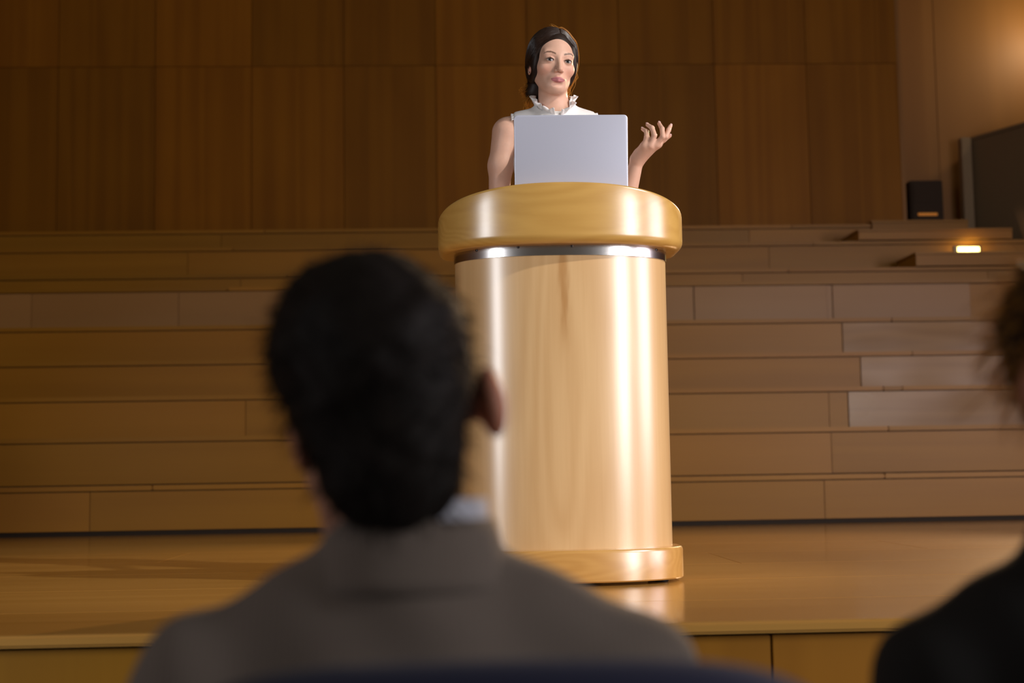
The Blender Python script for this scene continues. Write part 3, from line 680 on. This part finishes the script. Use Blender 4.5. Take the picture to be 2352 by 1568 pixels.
W.ell((-0.004, -0.028, 1.495), (0.048, 0.026, 0.03), 0.02)
for s in (-1, 1):
    W.chain([(s * 0.085, 0.01, 0.95), (s * 0.082, -0.005, 0.52), (s * 0.080, 0.03, 0.13)], [0.082, 0.052, 0.034], 0.02)
    W.chain([(s * 0.080, 0.03, 0.11), (s * 0.085, -0.07, 0.05), (s * 0.088, -0.13, 0.035)], [0.032, 0.028, 0.022], 0.02)
W.chain([(-0.168, 0.022, 1.470), (-0.190, 0.022, 1.36), (-0.198, 0.030, 1.195)], [0.048, 0.039, 0.033], 0.02)
W.chain([(-0.198, 0.030, 1.195), (-0.165, -0.090, 1.165), (-0.120, -0.185, 1.152)], [0.037, 0.034, 0.024], 0.015)
W.chain([(-0.120, -0.185, 1.152), (-0.105, -0.235, 1.146)], [0.026, 0.026], 0.012)
for i, o in enumerate((-0.024, -0.008, 0.008, 0.022)): W.chain([(-0.105 + o, -0.245, 1.150), (-0.098 + o * 1.2, -0.285, 1.160), (-0.096 + o * 1.2, -0.305 + abs(o - 0.0) * 0.4, 1.151)], [0.0095, 0.0085, 0.007], 0.004)
W.chain([(-0.090, -0.205, 1.146), (-0.062, -0.245, 1.140), (-0.056, -0.265, 1.138)], [0.012, 0.0095, 0.008], 0.006)
W.chain([(0.155, 0.022, 1.470), (0.175, 0.010, 1.34), (0.196, -0.045, 1.150)], [0.048, 0.040, 0.036], 0.02)
wr_ = JT['wrist']; W.chain([(0.196, -0.045, 1.150), tuple(np.array((0.196, -0.045, 1.150)) * 0.62 + np.array(wr_) * 0.38), wr_], [0.037, 0.034, 0.0205], 0.015)
for c, a, r in JT['palm']: W.cap(wr_ if c is None else c, a, r[0], r[1], 0.012)
for f in ('little', 'ring', 'middle', 'index', 'thumb'):
    W.chain(JT[f], [0.0098, 0.0085, 0.0078, 0.0062] if f != 'thumb' else [0.0125, 0.011, 0.0095, 0.0075], 0.0035, None, 0.007)
head_sdf(W, HM)
V, Q = W.mesh(axis((-0.26, -0.10, 0.005), (-0.10, 0.10, 0.0017), (0.10, 0.20, 0.005), (0.20, 0.375, 0.002)),
              axis((-0.34, -0.18, 0.004), (-0.18, 0.00, 0.0018), (0.0, 0.14, 0.0045)),
              axis((0.0, 1.13, 0.010), (1.13, 1.34, 0.005), (1.34, 1.48, 0.002), (1.48, 1.55, 0.004), (1.55, 1.70, 0.0016), (1.70, 1.80, 0.003)))
V = relax(V, Q, 1, 0.35)
C = face_colour(V, HM, SKIN_F, (0.46, 0.15, 0.17), (0.10, 0.05, 0.03))
C = limb_colour(C, V, [JT[f][3] for f in ('little', 'ring', 'middle', 'index', 'thumb')], 0.014, SKIN_F * np.array([1.08, 0.72, 0.70]))
me = quads_mesh('body', V, Q); colour(me, C); link('body', me, M['skin'], wom)
def uv_ball(name, r, mat, par, mtx):
    bm = bmesh.new(); bmesh.ops.create_uvsphere(bm, u_segments=28, v_segments=18, radius=r); m_ = bpy.data.meshes.new(name); bm.to_mesh(m_); bm.free(); smooth(m_)
    o = link(name, m_, mat, par); o.matrix_local = mtx; return o
for s in (-1, 1):   # eyes look back towards the middle of the hall
    uv_ball('eye', 0.0128, M['eye'], wom, HM @ Matrix.Translation((s * 0.031, -0.0716, 0.0)) @ Matrix.Rotation(math.radians(-8), 4, 'Z') @ Matrix.Rotation(math.radians(3), 4, 'X'))
uv_ball('earring', 0.0028, M['steel'], wom, HM @ Matrix.Translation((-0.0775, 0.006, -0.034)))
for f in ('little', 'ring', 'middle', 'index', 'thumb'):   # finger nails
    a, b = np.array(JT[f][2]), np.array(JT[f][3]); d_ = (b - a) / np.linalg.norm(b - a); out = np.array(JT['back']); out = out - d_ * (out @ d_); out /= np.linalg.norm(out)
    X = np.cross(out, d_); mt = Matrix(((X[0], d_[0], out[0], 0), (X[1], d_[1], out[1], 0), (X[2], d_[2], out[2], 0), (0, 0, 0, 1)))
    p = b + d_ * 0.001 + out * 0.0052
    o = uv_ball('fingernail', 1.0, M['nail'], wom, Matrix.Translation(tuple(p)) @ mt @ Matrix.Diagonal((0.0045, 0.0068, 0.0018, 1)))

# hair: combed back from a parting into a low bun
H = SDF()
H.ell((0, 0.026, 0.036), (0.0800, 0.0960, 0.0920), 0.01, 'u', HM)
H.ell((0.063, -0.010, 0.020), (0.0165, 0.036, 0.060), 0.015, 'u', HM); H.ell((-0.063, -0.006, 0.020), (0.0165, 0.036, 0.060), 0.015, 'u', HM)
for s in (-1, 1): H.ell((s * 0.062, 0.014, -0.010), (0.021, 0.050, 0.058), 0.02, 'u', HM)
H.ell((-0.004, 0.080, -0.055), (0.052, 0.044, 0.052), 0.03, 'u', HM)
H.ell((-0.030, 0.082, -0.088), (0.036, 0.034, 0.034), 0.02, 'u', HM)
H.ell((0, -0.075, -0.020), (0.0560, 0.074, 0.0900), 0.005, 's', HM)        # face opening
H.ell((0, -0.020, -0.090), (0.0640, 0.060, 0.060), 0.010, 's', HM)
for s in (-1, 1): H.ell((s * 0.082, 0.004, -0.032), (0.016, 0.024, 0.026), 0.006, 's', HM)     # ear lobes show
H.cap((0.012, -0.09, 0.121), (0.012, 0.05, 0.132), 0.0065, 0.006, 0.006, 's', HM)               # parting
V, Q = H.mesh(axis((-0.135, 0.115, 0.0022)), axis((-0.14, 0.13, 0.0025)), axis((1.53, 1.83, 0.0022)))
link('hair', quads_mesh('hair', relax(V, Q, 1, 0.3), Q), M['hair'], wom)

def on_hair(P, lift):
    P = np.array(P)
    for _ in range(3):
        d0 = H.eval(P) - lift; gr = np.stack([(H.eval(P + e_) - lift - d0) / 1e-3 for e_ in np.eye(3) * 1e-3], -1)
        P = P - (d0 / np.maximum((gr ** 2).sum(-1), 0.3))[:, None] * gr
    return P
lines, rad = [], []
T_ = np.linspace(0, 1, 18)
for i in range(800):
    s = -1 if i % 2 else 1; y0 = rng.uniform(-0.085, 0.075); j = rng.normal(0, 0.006, 3)
    a = np.array((0.012 + s * 0.004, y0, 0.130)); e_ = np.array((-0.008 + s * 0.028, 0.105, -0.060)) + j
    c1 = np.array((s * 0.095, y0 * 0.9 - 0.005, 0.095)) + j; c2 = np.array((s * 0.115, 0.040 + y0 * 0.7 + rng.uniform(-0.02, 0.02), -0.035 + y0 * 0.3)) + j
    Lc = bez(a, c1, c2, e_, 18); Wd = (np.c_[Lc, np.ones(18)] @ np.array(HM).T)[:, :3]
    lines.append(on_hair(Wd, rng.uniform(0.0002, 0.0014))); rad.append(0.00065)
o = link('hair_strands', tubes('hair_strands', lines, rad, 3), M['hair_strand'], wom); o['kind'] = 'stuff'
lines, rad = [], []
def loose(a, b, n, spread, curl, rr=0.0006):
    for _ in range(n):
        p = np.array(a) + rng.normal(0, 0.006, 3); e_ = np.array(b) + rng.normal(0, spread, 3); m1 = p + (e_ - p) * 0.35 + rng.normal(0, spread, 3); m2 = p + (e_ - p) * 0.7 + rng.normal(0, spread, 3)
        Lc = bez(p, m1, m2, e_, 26); ph = rng.uniform(0, 6.28); fr = rng.uniform(8, 17); t = np.linspace(0, 1, 26)
        Lc += np.stack([np.sin(t * fr + ph), np.cos(t * fr + ph), 0.4 * np.sin(t * fr * 0.7 + ph)], -1) * (curl * t)[:, None]
        lines.append((np.c_[Lc, np.ones(26)] @ np.array(HM).T)[:, :3]); rad.append(rr)
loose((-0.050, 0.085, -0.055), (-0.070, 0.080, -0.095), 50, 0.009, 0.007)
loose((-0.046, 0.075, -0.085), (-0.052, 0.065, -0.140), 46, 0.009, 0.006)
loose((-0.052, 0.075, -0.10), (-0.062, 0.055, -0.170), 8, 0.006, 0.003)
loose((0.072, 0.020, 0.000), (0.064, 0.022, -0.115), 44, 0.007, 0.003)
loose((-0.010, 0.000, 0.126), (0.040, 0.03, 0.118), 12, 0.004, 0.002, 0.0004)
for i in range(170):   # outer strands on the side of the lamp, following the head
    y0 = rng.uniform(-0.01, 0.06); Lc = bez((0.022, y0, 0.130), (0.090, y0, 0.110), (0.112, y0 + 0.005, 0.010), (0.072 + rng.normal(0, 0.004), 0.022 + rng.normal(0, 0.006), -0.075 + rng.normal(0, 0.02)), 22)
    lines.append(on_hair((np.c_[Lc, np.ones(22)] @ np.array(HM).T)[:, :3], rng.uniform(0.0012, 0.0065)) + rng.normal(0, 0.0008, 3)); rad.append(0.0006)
o = link('loose_hair', tubes('loose_hair', lines, rad, 3), M['hair_loose'], wom); o['kind'] = 'stuff'; o['label'] = 'loose brown hair wisps with rim light painted in as gold'

# sleeveless blouse with ruffled collar
B = SDF(); torso(B, 0.008)
B.ell((-0.002, -0.034, 1.495), (0.070, 0.036, 0.040), 0.02)
B.cap((-0.006, 0.012, 1.50), (-0.008, 0.006, 1.56), 0.066, 0.064, 0.02)
B.cap((-0.006, 0.004, 1.52), (-0.010, -0.02, 1.66), 0.0575, 0.0575, 0.004, 's')
B.cap((0.006, -0.082, 1.490), (0.002, -0.085, 1.60), 0.010, 0.040, 0.006, 's')
B.plane((1, 0, 0.10), 0.134 + 0.148, 0.004); B.plane((-1, 0, 0.10), 0.146 + 0.148, 0.004); B.plane((0, 0, -1), -0.93, 0.004)
B.fn(lambda P: 0.0016 * np.sin(P[..., 0] * 95 + 7 * P[..., 2]) * np.clip((1.45 - P[..., 2]) * 6, 0, 1) + 0.002 * np.sin(P[..., 2] * 42 + P[..., 0] * 20), (-9,) * 3, (9,) * 3)
V, Q = B.mesh(axis((-0.19, 0.19, 0.004)), axis((-0.15, 0.15, 0.004)), axis((0.92, 1.25, 0.008), (1.25, 1.60, 0.004)))
bl = link('blouse', quads_mesh('blouse', relax(V, Q, 1), Q), M['blouse'], wom)
def ribbon(name, f, nu, nv, mat, par, thick=0.0016):
    V = np.array([[f(u, v) for v in np.linspace(0, 1, nv)] for u in np.linspace(0, 1, nu)]).reshape(-1, 3)
    i, j = np.meshgrid(np.arange(nu - 1), np.arange(nv - 1), indexing='ij'); a = (i * nv + j).ravel(); Q = np.stack([a, a + nv, a + nv + 1, a + 1], -1)
    me = quads_mesh(name, V, Q); o = link(name, me, mat, par); md = o.modifiers.new('thickness', 'SOLIDIFY'); md.thickness = thick; md.offset = 0; return o
def ruffle(u, v):
    th = (u - 0.5) * 2 * math.radians(171); a = abs(th); k = min(1, max(0, (a - 1.5) / 1.45)); k = k * k * (3 - 2 * k)
    r0 = 0.060 + 0.008 * k; bx, by = r0 * math.sin(th) * (1 - 0.22 * k), 0.008 + (r0 + 0.004 * k) * math.cos(th) * 1.0; bz = 1.556 - 0.046 * k
    w = 0.041 * v * (1 - 0.25 * k); n = Vector((math.sin(th), math.cos(th), 0)); ruf = (0.0085 * math.sin(th * 17 + 0.7) + 0.005 * math.sin(th * 31)) * v ** 1.3
    up = 0.95 - 0.48 * k; outw = 0.22 + 0.60 * k
    p = Vector((bx - 0.009 * (1 - k), by, bz)) + n * (outw * w + ruf) + Vector((0, 0, up * w + 0.003 * math.sin(th * 21) * v)); return tuple(p)
ribbon('ruffled_collar', ruffle, 240, 9, M['blouse'], bl)
def lace(sx):
    def f(u, v):
        th = (u - 0.5) * 2.3; n = Vector((0, math.sin(th), math.cos(th))); c = Vector((sx, 0.022, 1.486)); r = 0.050 + 0.004 * math.sin(u * 60) * v
        return tuple(c + n * r + Vector((math.copysign(0.012 * v, sx), 0, 0)) - Vector((0, 0, 0.004 * v)))
    return f
ribbon('armhole_trim', lace(-0.140), 90, 4, M['blouse'], bl); ribbon('armhole_trim', lace(0.128), 90, 4, M['blouse'], bl)
T = SDF(); T.ell((0, 0.014, 0.94), (0.172, 0.124, 0.150), 0.04)
for s in (-1, 1): T.chain([(s * 0.088, 0.01, 0.92), (s * 0.085, 0.0, 0.52), (s * 0.082, 0.02, 0.10)], [0.098, 0.075, 0.070], 0.02)
T.plane((0, 0, -1), -0.07, 0.004); T.plane((0, 0, 1), 1.05, 0.004)
V, Q = T.mesh(axis((-0.21, 0.21, 0.009)), axis((-0.16, 0.16, 0.009)), axis((0.05, 1.08, 0.010))); link('trousers', quads_mesh('trousers', relax(V, Q, 2), Q), M['trouser'], wom)
for s in (-1, 1):
    Sh = SDF(); Sh.chain([(s * 0.080, 0.045, 0.075), (s * 0.085, -0.07, 0.045), (s * 0.088, -0.145, 0.030)], [0.036, 0.036, 0.028], 0.02); Sh.cap((s * 0.08, 0.055, 0.06), (s * 0.08, 0.06, 0.0), 0.018, 0.012, 0.01); Sh.plane((0, 0, -1), -0.001, 0.003)
    V, Q = Sh.mesh(axis((s * 0.085 - 0.06, s * 0.085 + 0.06, 0.005)), axis((-0.2, 0.12, 0.005)), axis((-0.01, 0.14, 0.005))); link('shoe', quads_mesh('shoe', relax(V, Q, 1), Q), M['shoe'], wom)
# ------------------------------------------------------------------ audience: seated people seen from behind
def seated(name, label, loc, rz, hm, skin, jacket, shirt, hair, hair_build, hz, shoulder=0.17, seed=1, strand=None, slen=1.0, ears=(1.28, 0.96)):
    P_ = empty(name, loc, rz); tag(P_, label, 'person')
    S = SDF(); sh = shoulder
    def trunk(S, g):
        S.ell((0, 0.02, 0.57), (0.165 + g, 0.125 + g, 0.115 + g), 0.05); S.ell((0, 0.00, 0.70), (0.150 + g, 0.118 + g, 0.160 + g), 0.05)
        S.ell((0, 0.035, 0.865), (0.158 + g, 0.108 + g, 0.165 + g), 0.05)
        for s in (-1, 1): S.cap((s * 0.02, 0.045, hz - 0.085), (s * sh, 0.035, hz - 0.160), 0.046 + g, 0.050 + g, 0.03)
    def arms(S, g, k=0.02):
        for s in (-1, 1): S.chain([(s * (sh + 0.015), 0.035, hz - 0.165), (s * (sh + 0.050), 0.020, hz - 0.40), (s * 0.15, -0.20, 0.625)], [0.050 + g, 0.042 + g, 0.031 + g], k)
    def legs(S, g):
        for s in (-1, 1): S.chain([(s * 0.095, -0.02, 0.545), (s * 0.125, -0.43, 0.525), (s * 0.125, -0.45, 0.10)], [0.082 + g, 0.060 + g, 0.042 + g], 0.03)
    trunk(S, 0); arms(S, 0); legs(S, 0)
    c = np.array(hm.translation); S.cap((0, 0.045, hz - 0.10), tuple(c + np.array((0, 0.015, -0.06))), 0.060, 0.055, 0.03)
    for s in (-1, 1):
        S.chain([(s * 0.15, -0.20, 0.625), (s * 0.135, -0.27, 0.622)], [0.030, 0.034], 0.015)
        for f in range(4): S.chain([(s * (0.108 + f * 0.017), -0.29, 0.622), (s * (0.108 + f * 0.017), -0.335, 0.622), (s * (0.108 + f * 0.017), -0.36, 0.605)], [0.010, 0.0095, 0.008], 0.004)
        S.chain([(s * 0.115, -0.245, 0.618), (s * 0.092, -0.285, 0.615)], [0.012, 0.010], 0.006)
        S.chain([(s * 0.125, -0.45, 0.09), (s * 0.13, -0.58, 0.045)], [0.04, 0.03], 0.02)
    head_sdf(S, hm, False, ears)
    V, Q = S.mesh(axis((-0.30, -0.12, 0.008), (-0.12, 0.12, 0.004), (0.12, 0.30, 0.008)), axis((-0.66, -0.15, 0.008), (-0.15, 0.17, 0.004)), axis((0.0, 0.99, 0.010), (0.99, 1.34, 0.004)))
    V = relax(V, Q, 1); me = quads_mesh('body', V, Q); colour(me, face_colour(V, hm, skin, skin * np.array([0.9, 0.55, 0.55]), (0.02, 0.014, 0.01), False, 1.07)); link('body', me, M['skin_man'], P_)
    # jacket
    J = SDF(); trunk(J, 0.016); arms(J, 0.014)
    J.cap((0, 0.045, hz - 0.11), (0, 0.035, hz - 0.045), 0.080, 0.070, 0.03)
    J.cap((0, 0.040, hz - 0.08), (0, 0.028, hz + 0.06), 0.0625, 0.0625, 0.004, 's')
    J.plane((0, 0, -1), -0.47, 0.004)
    rs = np.random.default_rng(seed); ph = rs.uniform(0, 6, 6)
    J.fn(lambda P: 0.004 * np.sin(P[..., 0] * 21 + P[..., 2] * 38 + ph[0]) * np.sin(P[..., 2] * 17 + ph[1]) + 0.0025 * np.sin(P[..., 0] * 55 - P[..., 2] * 30 + ph[2]), (-9,) * 3, (9,) * 3)
    J.fn(lambda P: np.where((np.abs(P[..., 0]) < 0.33), 0.0, 1.0), (-9,) * 3, (9,) * 3)
    V, Q = J.mesh(axis((-0.34, 0.34, 0.006)), axis((-0.30, 0.19, 0.006)), axis((0.45, 1.12, 0.006)))
    jk = link('jacket', quads_mesh('jacket', relax(V, Q, 2), Q), jacket, P_)
    def collar(r0, r1, z0, z1, span):
        def f(u, v):
            th = (u - 0.5) * 2 * math.radians(span); a = abs(th) / math.pi; r = r0 + (r1 - r0) * v
            return (r * math.sin(th) * 1.0, 0.040 + r * math.cos(th), z0 + (z1 - z0) * v - 0.10 * max(0, a - 0.45) ** 1.2)
        return f
    ribbon('collar', collar(0.088, 0.068, hz - 0.075, hz - 0.018, 150), 60, 6, jacket, jk, 0.006)
    ribbon('shirt_collar', collar(0.068, 0.064, hz - 0.075, hz + 0.000, 155), 60, 5, shirt, P_, 0.003)
    T = SDF(); legs(T, 0.012); T.ell((0, 0.02, 0.57), (0.178, 0.138, 0.125), 0.05); T.plane((0, 0, -1), -0.06, 0.004)
    V, Q = T.mesh(axis((-0.24, 0.24, 0.009)), axis((-0.55, 0.19, 0.009)), axis((0.04, 0.72, 0.009))); link('trousers', quads_mesh('trousers', relax(V, Q, 2), Q), M['trouser'], P_)
    for s in (-1, 1):
        K = SDF(); K.chain([(s * 0.125, -0.42, 0.06), (s * 0.13, -0.56, 0.045), (s * 0.132, -0.63, 0.035)], [0.046, 0.044, 0.034], 0.02); K.plane((0, 0, -1), -0.001, 0.003)
        V, Q = K.mesh(axis((s * 0.128 - 0.06, s * 0.128 + 0.06, 0.006)), axis((-0.69, -0.35, 0.006)), axis((-0.012, 0.13, 0.006))); link('shoe', quads_mesh('shoe', relax(V, Q, 1), Q), M['shoe'], P_)
    # hair
    Hh = SDF(); hair_build(Hh, hm)
    ax = [axis((c[i] - 0.15, c[i] + 0.15, 0.0035)) for i in range(3)]; ax[2] = axis((c[2] - 0.17, c[2] + 0.18, 0.0035))
    V, Q = Hh.mesh(*ax); link('hair', quads_mesh('hair', V, Q), hair, P_)
    # short strands standing off the scalp
    n = Hh.eval(V + 0) ; pick = rs.choice(len(V), 2600, replace=False); G = np.stack([(Hh.eval(V[pick] + e_) - Hh.eval(V[pick])) / 1e-3 for e_ in np.eye(3) * 1e-3], -1); G /= np.linalg.norm(G, axis=1)[:, None] + 1e-9
    ln = rs.uniform(0.006, 0.016, len(pick)) * slen; dr = G * 0.7 + rs.normal(0, 0.45, G.shape) + np.array((0, 0, -0.25)); t = np.linspace(0, 1, 4)[:, None]
    lines = [V[p] - G[i] * 0.002 + dr[i] * ln[i] * t + np.array((0, 0, -0.35)) * ln[i] * t * t for i, p in enumerate(pick)]
    o = link('hair_strands', tubes('hair_strands', lines, [0.0006 * slen ** 0.5] * len(lines), 3), strand or hair, P_); o['kind'] = 'stuff'
    return P_

def man_hair(H, hm):
    H.ell((0, 0.026, 0.042), (0.088, 0.107, 0.090), 0.01, 'u', hm)
    H.ell((0.012, -0.010, 0.092), (0.058, 0.070, 0.042), 0.03, 'u', hm)
    H.ell((0, 0.070, -0.030), (0.066, 0.048, 0.070), 0.03, 'u', hm)
    H.ell((0, 0.070, -0.068), (0.044, 0.030, 0.050), 0.03, 'u', hm)
    H.ell((0, -0.085, -0.02), (0.064, 0.080, 0.100), 0.01, 's', hm)
    for s in (-1, 1): H.ell((s * 0.095, 0.006, -0.030), (0.026, 0.038, 0.044), 0.008, 's', hm)
    H.fn(lambda P: 0.0014 * np.sin(P[..., 0] * 130 + 2 * np.sin(P[..., 2] * 80)) * np.sin(P[..., 1] * 110 + P[..., 2] * 60) + 0.0015 * np.sin(P[..., 0] * 60 + P[..., 2] * 75), (-9,) * 3, (9,) * 3)

def frizzy_hair(H, hm):
    H.ell((0, 0.026, 0.045), (0.090, 0.110, 0.098), 0.01, 'u', hm)
    for s in (-1, 1): H.ell((s * 0.070, 0.000, 0.030), (0.030, 0.055, 0.060), 0.03, 'u', hm)
    H.ell((0, 0.070, -0.030), (0.066, 0.048, 0.066), 0.03, 'u', hm)
    H.ell((0, -0.085, -0.02), (0.066, 0.080, 0.100), 0.01, 's', hm)
    for s in (-1, 1): H.ell((s * 0.096, 0.010, -0.040), (0.030, 0.040, 0.044), 0.008, 's', hm)
    H.fn(lambda P: 0.006 * np.sin(P[..., 0] * 110 + 2 * np.sin(P[..., 2] * 70)) * np.sin(P[..., 1] * 100 + P[..., 2] * 90), (-9,) * 3, (9,) * 3)

def head_at(off, yaw_, lean, nod): # in a person's own frame (facing -y)
    return Matrix.Translation(off) @ Matrix.Rotation(math.radians(yaw_), 4, 'Z') @ Matrix.Rotation(math.radians(lean), 4, 'Y') @ Matrix.Rotation(math.radians(nod), 4, 'X')

# the person faces the stage: turned by 180 degrees, so +x in the own frame is the picture's left
seated('person', 'dark-haired man in a grey ribbed jacket seen from behind on a navy chair', (-0.040, 1.275, 0.0), math.pi, head_at((0.030, 0.020, 1.180), 6, 9, 0),
       SKIN_M, M['jacket_grey'], M['shirt'], M['hair_man'], man_hair, 1.100, 0.168, 3)
seated('person', 'dark figure in a black suit cut off by the right edge of the picture', (0.575, 1.27, 0.0), math.pi, head_at((-0.018, 0.020, 1.200), 4, -3, 0),
       SKIN_M * 0.8, M['jacket_black'], M['jacket_black'], M['hair_man'], frizzy_hair, 1.095, 0.142, 5, M['hair_right'], 2.5, (1.1, 1.15))

# ------------------------------------------------------------------ upholstered chairs
def chair(label, x, y_back, top, w=0.47, rz=0.0):
    c = empty('audience_chair', (x, y_back, 0.0), rz); tag(c, label, 'chair', 'navy upholstered audience chairs')
    # own frame: back at y = 0 (leaning), seat towards +y
    def back_shape():
        nu, nv = 40, 26; V = []
        for side in (0, 1):
            for i in range(nu):
                for j in range(nv):
                    u = -1 + 2 * i / (nu - 1); v = -1 + 2 * j / (nv - 1)
                    k = (abs(u) ** 5 + abs(v) ** 5) ** 0.2; m = max(abs(u), abs(v), 1e-6); s = m / max(k, 1e-6); uu, vv = u * s, v * s
                    edge = max(0.0, 1 - max(abs(u), abs(v)) ** 6) ** 0.5
                    z = 0.76 + vv * (top - 0.76) - 0.014 * uu * uu * (vv > 0) * vv; xx = uu * w / 2; yy = 0.045 * uu * uu - 0.06 * (vv) * 0.5 + 0.02
                    V.append((xx, yy + (-0.026 if side == 0 else 0.030) * edge, z))
        Q = []
        for side in (0, 1):
            o = side * nu * nv
            for i in range(nu - 1):
                for j in range(nv - 1):
                    q = [o + i * nv + j, o + (i + 1) * nv + j, o + (i + 1) * nv + j + 1, o + i * nv + j + 1]; Q.append(q if side == 0 else q[::-1])
        me = quads_mesh('backrest', V, Q); bm = bmesh.new(); bm.from_mesh(me); bmesh.ops.remove_doubles(bm, verts=bm.verts, dist=0.0004); bm.to_mesh(me); bm.free(); return me
    link('backrest', back_shape(), M['navy'], c)
    s = slab('seat', w - 0.05, 0.44, 0.05, 0.075, 0.028, M['navy'], c); s.location = (0, 0.29, 0.397)
    fr = slab('seat_frame', w - 0.05, 0.40, 0.04, 0.02, 0.006, M['black'], c); fr.location = (0, 0.29, 0.348)
    for sx in (-1, 1):
        for y0, y1 in ((0.10, 0.04), (0.44, 0.48)):
            link('leg', tubes('leg', [[(sx * (w / 2 - 0.05), y0, 0.342), (sx * (w / 2 - 0.045), (y0 + y1) / 2, 0.19), (sx * (w / 2 - 0.04), y1, 0.004)]], [0.012], 12), M['dark_steel'], c)
        link('back_support', tubes('back_support', [[(sx * 0.12, 0.10, 0.342), (sx * 0.12, 0.052, 0.45), (sx * 0.12, 0.047, 0.60)]], [0.011], 10), M['dark_steel'], c)
    return c
chair('navy upholstered chair carrying the man in the grey jacket', 0.030, 0.995, 0.994, 0.53)
chair('navy upholstered chair carrying the figure in the black suit', 0.585, 0.985, 0.950, 0.49)
